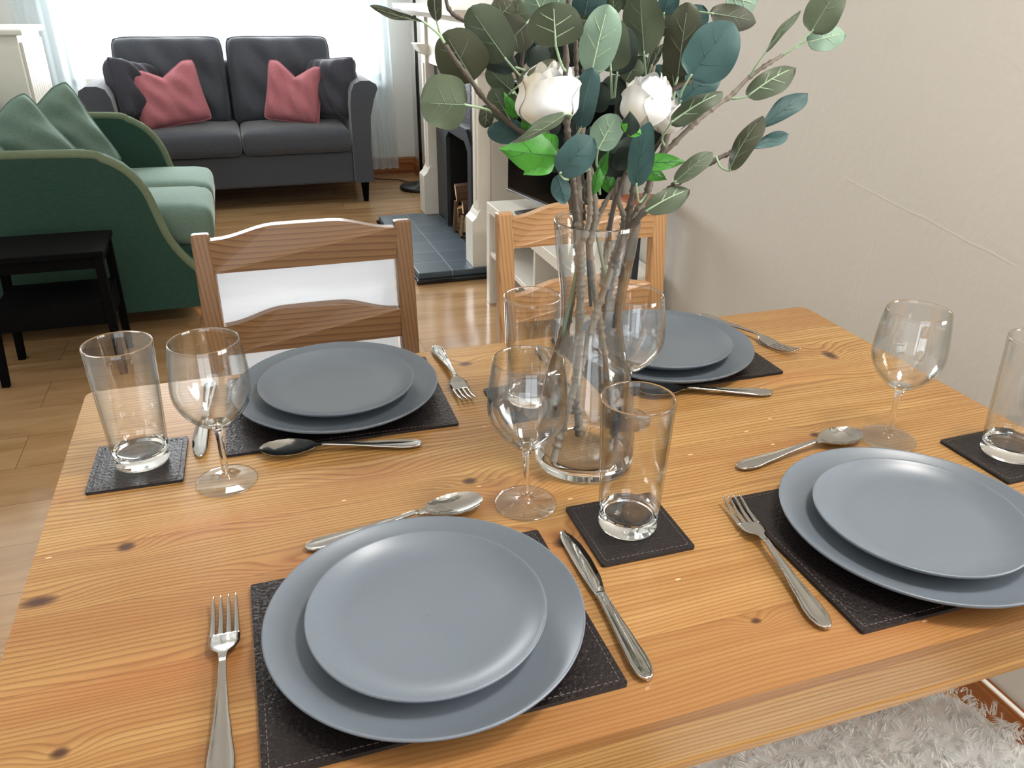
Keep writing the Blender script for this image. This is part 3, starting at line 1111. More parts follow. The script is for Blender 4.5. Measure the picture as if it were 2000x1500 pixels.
log((1.300, 3.05, .095), (1.58, 3.03, .11), .038, 'split log lying lowest in the fireplace on the left', 1)
log((1.302, 2.95, .09), (1.58, 2.91, .10), .036, 'split log lying lowest in the fireplace on the right', 2)
log((1.298, 3.01, .165), (1.57, 2.97, .18), .036, 'split log in the middle of the fireplace stack', 3)
log((1.300, 2.91, .20), (1.57, 2.88, .22), .036, 'split log with a pale face right of the top of the fireplace stack', 4)
log((1.296, 3.03, .245), (1.57, 2.99, .27), .042, 'thick round log with a pale cut end, topmost in the fireplace', 5)
log((1.280, 2.99, .055), (1.30, 3.02, .21), .014, 'thin split stick leaning upright before the fireplace logs', 6)
log((1.282, 2.88, .055), (1.30, 2.90, .16), .013, 'short thin split stick before the right of the fireplace logs', 7)

# ------------------------------------------------------------------ tv unit, tv, stool
tv = thing('tv_bench', (1.31, 1.55, 0), 'low white open shelf television bench against the right wall', 'tv bench')
g = MB(); g.box(1.18, 1.435, 1.02, 2.065, .395, .435); g.build('top', M['gloss_white'], tv, bevel=.003)
for y0 in (1.02, 2.025):
    g = MB(); g.box(1.18, 1.435, y0, y0 + .04, 0, .395); g.build('side_panel', M['gloss_white'], tv, bevel=.002)
g = MB(); g.box(1.185, 1.43, 1.06, 2.025, .215, .235); g.build('shelf', M['gloss_white'], tv, bevel=.002)
g = MB(); g.box(1.20, 1.43, 1.52, 1.54, .235, .395); g.build('divider', M['gloss_white'], tv, bevel=.002)
adopt(tv)
t0, t1 = V(1.262, 2.04, 0), V(1.395, 1.34, 0)
dd = (t1 - t0).normalized(); L = (t1 - t0).length
te = thing('television', ((t0 + t1) / 2).to_tuple()[:2] + (.435,), 'black flat television standing on the white bench', 'television')
te.rotation_euler = (0, 0, math.atan2(dd.y, dd.x))
g = MB(); g.box(-L / 2, L / 2, -.0, .035, .045, .475); g.build('frame', M['tv_frame'], te, bevel=.004)
g = MB(); g.box(-L / 2 + .012, L / 2 - .012, -.003, .001, .065, .465); g.build('screen', M['screen'], te)
g = MB(); g.box(-L / 2, L / 2, -.004, .002, .045, .054); g.build('bottom_strip', M['silver'], te, bevel=.001)
g = MB(); g.box(-.17, .17, -.07, .07, 0, .012); g.box(-.03, .03, .0, .03, .01, .06); g.build('stand', M['tv_frame'], te, bevel=.003)
for c_ in [x for x in COL.objects if x.parent == te]:
    if c_.name.startswith(('screen', 'bottom', 'frame')):
        pass
te.rotation_euler.z += 0.0
# the screen faces the room (towards -X)
te.scale = (1, 1, 1)

st = thing('round_stool', (1.355, 1.02, 0), 'small reddish brown round stool by the right wall behind the far right chair', 'stool')
g = MB(); g.lathe([(.001, .645), (.07, .645), (.078, .652), (.08, .664), (.072, .674), (.001, .676)], 40, cx=1.355, cy=1.02); g.build('seat', M['stool_wood'], st)
for k in range(3):
    q = -.3 + k * 2 * PI / 3
    g = MB(); g.prism((1.355 + .085 * math.cos(q), 1.02 + .13 * math.sin(q), 0), (1.355 + .04 * math.cos(q), 1.02 + .04 * math.sin(q), .65), (.010, .010), (.010, .010)); g.build('leg', M['iron'], st, bevel=.002)
adopt(st)
g = MB(); g.lathe([(.006, 0), (.006, .02), (.017, .028), (.019, .038), (.012, .047), (.001, .049)], 24, cap0=True)
o = g.build('wall_peg', M['stool_wood']); o.location = (XR, 1.40, TZ + .215); o.rotation_euler = (0, -PI / 2, 0)
tag(o, 'small round orange wooden peg on the wall above the television bench', 'peg')
g = MB(); g.tube(spline([V(XR - .022, y, .083 + .002 * math.sin(y * 9)) for y in (-1.3, -1.0, -.8, -.6, -.4, -.2, 0.1, .4)]), .0042, 8)
tag(g.build('white_cable', M['cable']), 'white cable running along the top of the wooden skirting', 'cable')

# ------------------------------------------------------------------ dining table
TW_, TD = 1.1498, .7262
dt = thing('dining_table', (TW_ / 2, -TD / 2, 0), 'orange pine dining table with knots, laid for four', 'table')


def rrect(x0, x1, y0, y1, r, n=6):
    out = []
    for cx, cy, a in ((x1 - r, y1 - r, 0), (x0 + r, y1 - r, PI / 2), (x0 + r, y0 + r, PI), (x1 - r, y0 + r, 3 * PI / 2)):
        for k in range(n + 1):
            q = a + PI / 2 * k / n
            out.append((cx + r * math.cos(q), cy + r * math.sin(q)))
    return out


g = MB(); g.extrude(rrect(0, TW_, -TD, 0, .014), -.0205, 0, 'z')
o = g.build('table_top', M['table'], dt, bevel=.0028, seg=3); o.location = (0, 0, TZ)
# edge frame with a rounded lower bead
prof = [(.0, -.0205), (.003, -.0235), (.003, -.056), (.0015, -.060), (.0015, -.067), (.005, -.072), (.012, -.0735), (.022, -.0735), (.022, -.0205)]
g = MB(); g.extrude([(-TD + p[0], p[1]) for p in prof], .002, TW_ - .002, 'x'); o = g.build('rail', M['table'], dt, bevel=.001); o.location = (0, 0, TZ)
g = MB(); g.extrude([(-p[0], p[1]) for p in prof], .002, TW_ - .002, 'x'); o = g.build('rail', M['table'], dt, bevel=.001); o.location = (0, 0, TZ)
g = MB(); g.extrude([(p[0], p[1]) for p in prof], -TD + .023, -.023, 'y'); o = g.build('rail', M['table'], dt, bevel=.001); o.location = (0, 0, TZ)
g = MB(); g.extrude([(TW_ - p[0], p[1]) for p in prof], -TD + .023, -.023, 'y'); o = g.build('rail', M['table'], dt, bevel=.001); o.location = (0, 0, TZ)
for lx in (.055, TW_ - .055):
    for ly in (-.055, -TD + .055):
        g = MB(); g.box(lx - .03, lx + .03, ly - .03, ly + .03, 0, TZ - .021); g.build('leg', M['chair_z'], dt, bevel=.005)
adopt(dt)


# ------------------------------------------------------------------ chairs
def make_chair(name, loc, label, wid, mx, mz, rz=0, group=None):
    """back posts at local y=0, seat towards -y"""
    c = thing(name, loc, label, 'chair', group, rz)
    hw = wid / 2
    pw = .0145
    for s in (-1, 1):
        g = MB()
        x = s * (hw - pw)
        g.prism((x, -.035, .43), (x, .004, TZ + .152), (pw + .001, .0165), (pw - .0005, .0115), up=V(0, 1, 0))
        g.prism((x, .02, 0), (x, -.035, .43), (pw, .014), (pw + .001, .0165), up=V(0, 1, 0))
        g.build('back_post', mz, c, bevel=.004, seg=3)
    def slat(zb, ze, zp, y):
        g = MB()
        n = 28
        xi = hw - 2 * pw + .004
        top, bot, = [], []
        for k in range(n + 1):
            u = -1 + 2 * k / n
            e = .5 * (1 + math.cos(PI * min(1, max(0, (abs(u) - .30) / .62))))
            top.append((u * xi, ze + (zp - ze) * e))
        poly = [(-xi, zb), (xi, zb)] + top[::-1]
        g.extrude(poly, y - .009, y + .009, 'y')
        # gentle backward bow
        g.v = [(a, b_ + .014 * (1 - (a / xi) ** 2), z) for a, b_, z in g.v]
        g.build('back_slat', mx, c, bevel=.003, seg=2)
    slat(TZ + .090, TZ + .143, TZ + .158, -.001)
    slat(TZ - .046, TZ + .004, TZ + .021, -.012)
    # seat, legs, rails
    sw0, sw1 = hw + .012, hw + .03
    g = MB(); g.extrude([(-sw0, -.035), (sw0, -.035), (sw1, -.38), (-sw1, -.38)], .425, .443, 'z'); g.build('seat', mx, c, bevel=.005, seg=3)
    for s in (-1, 1):
        g = MB(); g.prism((s * (sw1 - .025), -.355, 0), (s * (sw1 - .025), -.355, .425), (.014, .014), (.019, .019)); g.build('front_leg', mz, c, bevel=.004)
        g = MB(); g.prism((s * (hw - pw), -.0, .16), (s * (sw1 - .025), -.355, .16), (.008, .012), (.008, .012)); g.build('stretcher', mx, c, bevel=.002)
        g = MB(); g.prism((s * (hw - pw), -.045, .40), (s * (sw1 - .025), -.345, .40), (.009, .022), (.009, .022)); g.build('seat_rail', mx, c, bevel=.002)
    g = MB(); g.box(-(sw1 - .03), sw1 - .03, -.364, -.346, .378, .424); g.build('seat_rail', mx, c, bevel=.002)
    return c


make_chair('dining_chair', (.3225, .200, 0), 'brown pine ladder-back chair behind the left far place setting', .345, M['chairb_x'], M['chairb_z'])
make_chair('dining_chair', (.807, .200, 0), 'orange pine ladder-back chair behind the glass vase and far right place setting', .325, M['chair_x'], M['chair_z'])
ch = make_chair('dining_chair', (.815, -1.02, 0), 'pine chair under the white sheepskin at the near right of the table', .345, M['chair_x'], M['chair_z'], rz=PI)

# added white sheet behind the left chair's slats, standing in for bright glare
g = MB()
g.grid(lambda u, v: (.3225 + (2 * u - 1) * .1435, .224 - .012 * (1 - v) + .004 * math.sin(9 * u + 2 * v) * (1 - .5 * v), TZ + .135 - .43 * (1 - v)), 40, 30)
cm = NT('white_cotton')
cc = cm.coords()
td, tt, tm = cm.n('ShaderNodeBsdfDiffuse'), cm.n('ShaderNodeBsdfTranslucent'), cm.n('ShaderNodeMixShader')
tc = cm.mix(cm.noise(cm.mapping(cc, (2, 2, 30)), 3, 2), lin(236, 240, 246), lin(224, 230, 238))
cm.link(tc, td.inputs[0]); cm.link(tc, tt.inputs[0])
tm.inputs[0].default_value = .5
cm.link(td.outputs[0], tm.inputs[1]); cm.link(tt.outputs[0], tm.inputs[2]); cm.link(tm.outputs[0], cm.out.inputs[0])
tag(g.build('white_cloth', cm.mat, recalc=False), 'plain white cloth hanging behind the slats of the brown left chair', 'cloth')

# sheepskin: one pelt, thousands of tufts
g = MB()
rr = random.Random(5)
fx0, fx1, fy0, fy1, fz = .60, 1.015, -1.0, -.56, .448


def inpelt(x, y):
    u = (x - (fx0 + fx1) / 2) / ((fx1 - fx0) / 2); v = (y - (fy0 + fy1) / 2) / ((fy1 - fy0) / 2)
    return (abs(u) ** 5 + abs(v) ** 5) < 1


def pz(x, y):
    return fz + .014 + .006 * mnoise.noise(V(x * 18, y * 18, 1))


def fn(u, v):
    a, c = 2 * u - 1, 2 * v - 1
    k = 1 / max(1e-6, (abs(a) ** 5 + abs(c) ** 5) ** .2) * max(abs(a), abs(c))
    x = (fx0 + fx1) / 2 + a * k * (fx1 - fx0) / 2 * .985; y = (fy0 + fy1) / 2 + c * k * (fy1 - fy0) / 2 * .985
    e = max(abs(a), abs(c))
    return (x, y, pz(x, y) - .012 * max(0, (e - .85) / .15) ** 2)


g.grid(fn, 30, 30)
cl = [(rr.uniform(fx0, fx1), rr.uniform(fy0, fy1), rr.uniform(-1, 1), rr.uniform(-1, 1)) for _ in range(900)]
buck = {}
for q in cl:
    for i_ in (-1, 0, 1):
        for j_ in (-1, 0, 1):
            buck.setdefault((int(q[0] * 25) + i_, int(q[1] * 25) + j_), []).append(q)
made = 0
while made < 16000:
    x, y = rr.uniform(fx0, fx1), rr.uniform(fy0, fy1)
    if not inpelt(x, y):
        continue
    made += 1
    c = min(buck.get((int(x * 25), int(y * 25)), cl), key=lambda q: (q[0] - x) ** 2 + (q[1] - y) ** 2)
    px_, py_ = c[0] + .007 * c[2], c[1] + .007 * c[3]
    z = pz(x, y) - .0005
    L = rr.uniform(.008, .015)
    d = V((px_ - x) * .7 + c[2] * .006 + rr.uniform(-.004, .004), (py_ - y) * .7 + c[3] * .006 + rr.uniform(-.004, .004), L * .34)
    ex = max(0, abs((x - (fx0 + fx1) / 2) / ((fx1 - fx0) / 2)) - .86) * .09 * (1 if x > .8 else -1)
    ey = max(0, abs((y - (fy0 + fy1) / 2) / ((fy1 - fy0) / 2)) - .86) * .09 * (1 if y > -.8 else -1)
    d += V(ex, ey, -abs(ex + ey) * .5)
    a = rr.uniform(0, PI)
    wv = V(math.cos(a), math.sin(a), 0) * .0007
    p0 = V(x, y, z); p1 = p0 + d * .55 + V(0, 0, .003); p2 = p0 + d
    o0 = len(g.v)
    g.v += [tuple(p0 - wv), tuple(p0 + wv), tuple(p1 + wv * .8), tuple(p1 - wv * .8), tuple(p2)]
    g.f += [[o0, o0 + 1, o0 + 2, o0 + 3], [o0 + 3, o0 + 2, o0 + 4]]
    g.m += [0, 0]; g.sm += [True, True]
o = g.build('sheepskin', M['fur'], recalc=False)
tag(o, 'fluffy white sheepskin covering the chair seat at the near right corner', 'sheepskin')

# ------------------------------------------------------------------ placemats and coasters
MT = .0038


def mat_obj(name, w_, h_, loc, rz, label, cat, group):
    r = thing(name, loc, label, cat, group, rz)
    g = MB(); g.extrude(rrect(-w_ / 2, w_ / 2, -h_ / 2, h_ / 2, .0025, 3), 0, MT, 'z')
    # the seam roll along the edge
    o1 = g.build('leather_panel', M['leather'], r, bevel=.0011, seg=3)
    g = MB()
    e = .0052
    step = .0052
    def run(ax, a0, a1, fixed):
        k = int((a1 - a0) / step)
        for i in range(k):
            c = a0 + (i + .5) * (a1 - a0) / k
            if ax == 'x':
                g.box(c - .0016, c + .0016, fixed - .0003, fixed + .0003, MT - .0002, MT + .00035)
            else:
                g.box(fixed - .0003, fixed + .0003, c - .0016, c + .0016, MT - .0002, MT + .00035)
    for s in (-1, 1):
        run('x', -w_ / 2 + e, w_ / 2 - e, s * (h_ / 2 - e))
        run('y', -h_ / 2 + e, h_ / 2 - e, s * (w_ / 2 - e))
    g.build('stitching', M['thread'], r)
    return r


MW, MH = .2812, .2123
GM = 'dark leather placemats'
mats = [(.3385, -.5828, .0017, 'dark brown leather placemat at the near left setting, largest in view'),
        (.8385, -.592, -.0013, 'dark brown leather placemat at the near right setting beside the sheepskin'),
        (.3208, -.1285, -.0192, 'dark brown leather placemat at the far left setting before the brown chair'),
        (.8081, -.121, .0026, 'dark brown leather placemat at the far right setting behind the vase')]
for (x, y, a, lb) in mats:
    mat_obj('placemat', MW, MH, (x, y, TZ), a, lb, 'placemat', GM)
GC = 'square dark leather coasters'
coasters = [(.0839, -.2201, -.0271, 'square dark leather coaster at the left end of the table'),
            (.57, -.4988, -.0108, 'square dark leather coaster in the near middle of the table beside the knife'),
            (1.0669, -.5015, .0232, 'square dark leather coaster at the right edge of the picture'),
            (.5671, -.2018, .02, 'square dark leather coaster behind the vase at the far right setting')]
for (x, y, a, lb) in coasters:
    mat_obj('coaster', .1, .1, (x, y, TZ), a, lb, 'coaster', GC)


# ------------------------------------------------------------------ plates
def plate_profile(R_, H_, foot):
    top = [(.0005, .0062), (foot * .6, .0062), (foot, .0070)]
    n = 14
    for k in range(1, n + 1):
        t = k / n
        r = foot + (R_ - .002 - foot) * t
        top.append((r, .0070 + (H_ - .0070) * (t ** 2.2)))
    rim = [(R_ - .0008, H_ + .0006), (R_, H_ - .0004), (R_ - .0003, H_ - .002), (R_ - .0015, H_ - .0034)]
    bot = []
    for k in range(n, -1, -1):
        t = k / n
        r = foot + (R_ - .004 - foot) * t
        bot.append((r, .0018 + (H_ - .0018 - .0052) * (t ** 1.9)))
    bot += [(foot - .002, 0), (foot - .006, 0), (foot - .008, .002), (.0005, .002)]
    return top + rim + bot


def make_plate(name, R_, H_, foot, lab, grp, seed):
    g = MB()
    w1, w2 = seed * 1.3, seed * 2.1
    g.lathe(plate_profile(R_, H_, foot), 128, wob=lambda q: .006 * math.sin(2 * q + w1) + .003 * math.sin(3 * q + w2))
    o = g.build(name, M['plate'])
    return tag(o, lab, 'plate', grp)


sets = [((.3410, -.5790), 'near left setting, lowest in view', 1.0), ((.3236, -.1150), 'far left setting before the brown chair', .5),
        ((.8077, -.1188), 'far right setting behind the vase', .2), ((.846, -.5945), 'near right setting, cut by the picture edge', .7)]
big = make_plate('dinner_plate', .1348, .0200, .088, 'x', 'grey-blue dinner plates', 1)
small = make_plate('side_plate', .1025, .0190, .066, 'x', 'grey-blue side plates', 2)
for i, ((x, y), lb, rot) in enumerate(sets):
    a = big if i == 0 else big.copy()
    c = small if i == 0 else small.copy()
    if i:
        COL.objects.link(a); COL.objects.link(c)
    a.location = (x, y, TZ + MT + .0002); a.rotation_euler.z = rot * 3
    c.location = (x, y - .001, TZ + MT + .0070); c.rotation_euler.z = rot * 5
    a['label'] = 'large grey-blue plate under a smaller one, ' + lb
    c['label'] = 'smaller grey-blue plate stacked on a larger one, ' + lb


# ------------------------------------------------------------------ glasses
def tumbler_profile(H_, rb, rt):
    n = 20
    out = [(.0004, 0.0), (rb - .003, 0), (rb - .0008, .001), (rb, .0035)]
    for k in range(1, n + 1):
        t = k / n
        r = rb + (rt - rb) * (t ** .9) - (.0008 * math.sin(PI * min(1, t * 8)) if t < .125 else 0)
        out.append((r, .0035 + (H_ - .0035) * t))
    out += [(rt - .0003, H_ + .0008), (rt - .0011, H_ + .0011), (rt - .0018, H_ + .0006)]
    for k in range(n, 0, -1):
        t = k / n
        z = .020 + (H_ - .020) * t
        zz = (z - .0035) / (H_ - .0035)
        out.append((rb + (rt - rb) * (zz ** .9) - .0021, z))
    ri = rb + (rt - rb) * .08 - .003
    out += [(ri - .001, .0165), (ri * .88, .0145), (ri * .6, .0138), (.0004, .0138)]
    return out


def wine_profile(H_, rw, rf):
    # foot, stem and bowl; the widest part of the bowl is rb
    rb = .0410
    s0, b0 = .010, .071
    out = [(.0004, 0), (rf - .001, 0), (rf, .0008), (rf - .0006, .0018)]
    for k in range(1, 9):
        t = k / 9
        out.append((rf - .0006 - (rf - .0056) * t, .0018 + .0052 * (t ** 2.2)))
    out += [(.0046, .0095), (.0039, .0150), (.0036, .03), (.0036, .05), (.0040, .062), (.0056, .0685)]
    def bowl(t):      # t 0..1 bottom..rim
        q = min(1, t / .48)
        if t < .48:
            return rb * math.sin(q * PI / 2) ** .62
        u = (t - .48) / .52
        return rb - (rb - rw) * (u ** 1.7)
    n = 26
    for k in range(1, n + 1):
        t = (k / n) ** 1.35
        out.append((max(.0062, bowl(t)), .0685 + (H_ - .0685) * t))
    out += [(rw - .0003, H_ + .0006), (rw - .0009, H_ + .0003)]
    for k in range(n, 1, -1):
        t = (k / n) ** 1.35
        out.append((max(.0012, bowl(t) - .0013), .0685 + (H_ - .0685) * t + (.0030 * (1 - t) ** 3)))
    out += [(.0004, .0732)]
    return out


tg = MB(); tg.lathe(tumbler_profile(.1462, .0299, .0362), 96, solid=(-1, .0185, .1452))
tum = tag(tg.build('tumbler', [M['thin_glass'], M['glass']]), 'x', 'glass', 'tall clear tumblers')
tum_pos = [((.0872, -.2157), 'tall clear tumbler on the leather coaster at the left end of the table'),
           ((.5704, -.4959), 'tall clear tumbler on the near middle coaster in front of the vase'),
           ((.5671, -.2018), 'tall clear tumbler on the coaster behind the vase, left of it'),
           ((1.0711, -.5015), 'tall clear tumbler cut by the right edge of the picture')]
for i, ((x, y), lb) in enumerate(tum_pos):
    a = tum if i == 0 else tum.copy()
    if i:
        COL.objects.link(a)
    a.location = (x, y, TZ + MT + .0004)
    a['label'] = lb
wg = MB(); wg.lathe(wine_profile(.1707, .0355, .0335), 96, solid=(.0085, .0738, .1702))
wn_ = tag(wg.build('wine_glass', [M['thin_glass'], M['glass']]), 'x', 'wine glass', 'clear stemmed wine glasses')
for i, ((x, y), lb) in enumerate([((.179, -.2844), 'clear stemmed wine glass beside the leftmost tumbler'),
                                  ((.4838, -.4248), 'clear stemmed wine glass in the middle, left of the vase foot'),
                                  ((.9599, -.4268), 'clear stemmed wine glass near the right wall behind the near right plates'),
                                  ((.667, -.2848), 'clear stemmed wine glass behind the vase in front of the far right plates')]):
    a = wn_ if i == 0 else wn_.copy()
    if i:
        COL.objects.link(a)
    a.location = (x, y, TZ + .0003)
    a['label'] = lb

# ------------------------------------------------------------------ vase
VX, VY = .5794, -.3577
vprof = [(0, .0555), (.006, .0578), (.03, .0572), (.062, .0552), (.09, .0518), (.115, .047), (.137, .0410), (.155, .0365), (.172, .0343), (.19, .0342), (.21, .0354), (.235, .0390), (.26, .0423), (.286, .0446)]


def vr(z):
    for (a, ra), (b_, rb) in zip(vprof, vprof[1:]):
        if a <= z <= b_:
            t = (z - a) / (b_ - a)
            return ra + (rb - ra) * (t * t * (3 - 2 * t) * .3 + t * .7)
    return vprof[-1][1]


outer = [(.0004, 0)] + [(vr(z) - (.003 if z < .001 else 0), z) for z in [0, .003, .006] + [.286 * k / 40 for k in range(2, 41)]]
inner = [(vr(.286) - .0008, .2872), (vr(.286) - .0022, .2868)] + [(vr(z) - .0028, z) for z in [.286 * k / 40 for k in range(39, 2, -1)]] + [(.047, .0125), (.030, .0105), (.0004, .0100)]
g = MB(); g.lathe(outer + inner, 112, solid=(-1, .0128, .2835))
o = g.build('glass_vase', [M['vase_glass'], M['glass']]); o.location = (VX, VY, TZ + .0003)
tag(o, 'tall waisted clear glass vase holding the leafy branches in the middle of the table', 'vase')


# ------------------------------------------------------------------ cutlery
def loft(g, secs, mi=0):
    """secs: list of rings (same length) of points"""
    n = len(secs[0])
    vs = [p for s_ in secs for p in s_]
    fs = []
    for i in range(len(secs) - 1):
        for k in range(n):
            fs.append((i * n + k, i * n + (k + 1) % n, (i + 1) * n + (k + 1) % n, (i + 1) * n + k))
    fs.append(tuple(range(n))[::-1]); fs.append(tuple((len(secs) - 1) * n + k for k in range(n)))
    g.add(vs, fs, mi)


def interp(tab, x):
    if x <= tab[0][0]:
        return tab[0][1]
    for (a, va), (b_, vb) in zip(tab, tab[1:]):
        if x <= b_:
            t = (x - a) / (b_ - a)
            t = t * t * (3 - 2 * t) * .5 + t * .5
            return va + (vb - va) * t
    return tab[-1][1]


def handle_ring(x, hw, z0, th, rimmed):
    th = th * 1.35
    """cross section across y; the top has a raised edge line"""
    r = []
    top = [(-1, .15), (-.96, .8), (-.86, 1.0), (-.72, .95 - .62 * rimmed), (-.4, .92 - .42 * rimmed), (0, 1.0 - .36 * rimmed), (.4, .92 - .42 * rimmed), (.72, .95 - .62 * rimmed), (.86, 1.0), (.96, .8), (1, .15)]
    for a, h in top:
        r.append(V(x, a * hw, z0 + th * h))
    for a, h in ((.8, -.2), (.3, -.35), (-.3, -.35), (-.8, -.2)):
        r.append(V(x, a * hw, z0 + th * h))
    return r


HW = [(0, .0015), (.002, .0052), (.006, .0078), (.014, .0098), (.024, .0100), (.045, .0076), (.07, .0052), (.10, .0034), (.118, .0030)]
HZ = [(0, .0022), (.02, .0024), (.05, .0040), (.09, .0070), (.118, .0090)]


def make_handle(g, L0=.118, zs=1.0):
    secs = []
    for k in range(34):
        x = L0 * (k / 33) ** 1.25
        xx = x * .118 / L0
        secs.append(handle_ring(x, interp(HW, xx), interp(HZ, xx) * zs, .0017, min(1, max(0, (xx - .004) / .01)) * min(1, max(0, (.10 - xx) / .03))))
    loft(g, secs)


def make_spoon():
    r = thing('dining_spoon', (0, 0, 0), 'x', 'spoon', 'polished steel spoons')
    g = MB(); make_handle(g); g.build('handle', M['steel'], r)
    g = MB()
    W = [(.116, .003), (.124, .0045), (.134, .0125), (.146, .0178), (.158, .0195), (.170, .0185), (.180, .0145), (.187, .0085), (.190, .0012)]
    def zc(x):      # rim height
        return interp([(.116, .0088), (.126, .0090), (.136, .0088), (.15, .0082), (.17, .0080), (.19, .0090)], x)
    def depth(x):
        return interp([(.116, 0), (.126, .0006), (.14, .0052), (.158, .0072), (.175, .0052), (.19, 0)], x)
    def top(u, v, off):
        x = .116 + .074 * u
        hw = interp(W, x)
        a = 2 * v - 1
        return (x, a * hw, zc(x) - depth(x) * max(0, 1 - a * a) ** .9 - off * (1 if abs(a) < .999 else .55))
    g.grid(lambda u, v: top(u, v, 0), 40, 20)
    g.grid(lambda u, v: top(u, v, .0013), 40, 20, flip=True)
    g.grid(lambda u, v: (Vector(top(u, 0, 0)) * (1 - v) + Vector(top(u, 0, .0013)) * v), 40, 1)
    g.grid(lambda u, v: (Vector(top(u, 1, 0)) * (1 - v) + Vector(top(u, 1, .0013)) * v), 40, 1)
    g.build('bowl', M['steel'], r)
    return r


def make_fork():
    r = thing('dining_fork', (0, 0, 0), 'x', 'fork', 'polished steel forks')
    g = MB(); make_handle(g); g.build('handle', M['steel'], r)
    g = MB()
    def zt(x):
        return interp([(.116, .0092), (.126, .0088), (.14, .0052), (.155, .0034), (.172, .0042), (.196, .0092)], x)
    W = [(.116, .003), (.126, .0042), (.134, .0105), (.141, .0128), (.152, .0128), (.156, .0124)]
    secs = []
    for k in range(22):
        x = .116 + .038 * k / 21
        hw = interp(W, x); z = zt(x)
        secs.append([V(x, a * hw, z + h + .0006 * a * a) for a, h in ((-1, 0), (-.7, .0008), (0, .0010), (.7, .0008), (1, 0), (.7, -.0007), (0, -.0009), (-.7, -.0007))])
    loft(g, secs)
    for i in range(4):
        yc0 = (-.0098, -.0033, .0033, .0098)[i]
        secs = []
        for k in range(14):
            t = k / 13
            x = .152 + .045 * t
            hw = .0027 * (1 - t) ** .7 + .0007 * t
            if k == 0:
                hw = .0031
            yc = yc0 * (1 - .03 * t)
            z = zt(x)
            secs.append([V(x, yc - hw, z), V(x, yc - hw * .6, z + .0009), V(x, yc + hw * .6, z + .0009), V(x, yc + hw, z), V(x, yc + hw * .6, z - .0008), V(x, yc - hw * .6, z - .0008)])
        loft(g, secs)
    g.build('head', M['steel'], r)
    return r


def make_knife():
    r = thing('dining_knife', (0, 0, 0), 'x', 'knife', 'polished steel knives')
    g = MB()
    KW = [(0, .0015), (.002, .0050), (.007, .0080), (.018, .0092), (.04, .0078), (.07, .0060), (.092, .0052), (.100, .0050), (.104, .0062), (.106, .0050)]
    secs = []
    for k in range(40):
        x = .106 * (k / 39) ** 1.15
        th = interp([(0, .002), (.02, .0032), (.09, .0030), (.106, .0024)], x)
        secs.append(handle_ring(x, interp(KW, x), .0021, th, .8 * min(1, max(0, (x - .004) / .01)) * min(1, max(0, (.09 - x) / .03))))
    loft(g, secs)
    g.build('handle', M['steel'], r)
    g = MB()
    up = [(.104, .0048), (.112, .0062), (.130, .0072), (.16, .0078), (.185, .0080), (.197, .0068), (.2035, .0035), (.205, .0005)]
    lo = [(.104, -.0048), (.112, -.0074), (.130, -.0104), (.155, -.0112), (.178, -.0096), (.194, -.0058), (.203, -.0016), (.205, .0003)]
    secs = []
    for k in range(30):
        x = .104 + .101 * k / 29
        a, b_ = interp(up, x), interp(lo, x)
        m_ = (a * .75 + b_ * .25)
        secs.append([V(x, b_, .0022), V(x, m_, .0036), V(x, a, .0034), V(x, a, .0016), V(x, m_, .0012), V(x, b_, .0019)])
    loft(g, secs)
    g.build('blade', M['steel'], r)
    return r


def place(root, handle, ang, label, flip=False, z=.0012):
    root.location = (handle[0], handle[1], TZ + z)
    root.rotation_euler = (0, 0, math.radians(ang))
    root['label'] = label


fk, sp_, kn = make_fork(), make_spoon(), make_knife()
# forks: handle end point and heading (towards the tines)
place(fk, (.1705, -.690), 88.4, 'steel fork at the lower left of the picture beside the near left placemat')
place(copy_tree(fk), (.671, -.685), 82.7, 'steel fork on the left of the near right placemat, tines upward')
place(copy_tree(fk), (.487, .008), -90.3, 'steel fork right of the far left plates, tines towards the camera')
place(copy_tree(fk), (.950, .010), -74.3, 'steel fork at the far right plates, tines on the bare wood near the wall')
place(sp_, (.404, -.272), 169.5, 'steel spoon in front of the far left placemat, bowl to the left')
place(copy_tree(sp_), (.893, -.280), 162.0, 'steel spoon in front of the far right placemat behind the tumbler')
place(copy_tree(sp_), (.7405, -.434), 7.0, 'steel spoon reaching the foot of the right wine glass behind the near right plates')
place(copy_tree(sp_), (.251, -.437), 8.2, 'steel spoon half hidden behind the rim of the near left plates')
place(kn, (.496, -.690), 87.8, 'steel knife between the near left plates and the middle coaster')
place(copy_tree(kn), (.161, -.022), -93.5, 'steel knife behind the leftmost wine glass, blade towards the camera')
place(copy_tree(kn), (.640, -.040), -95.5, 'steel knife seen through the vase beside the far right placemat')

# ------------------------------------------------------------------ the branches in the vase
def mscale(p):
    return (Vector(p) - CAM).dot(CF) / FPX


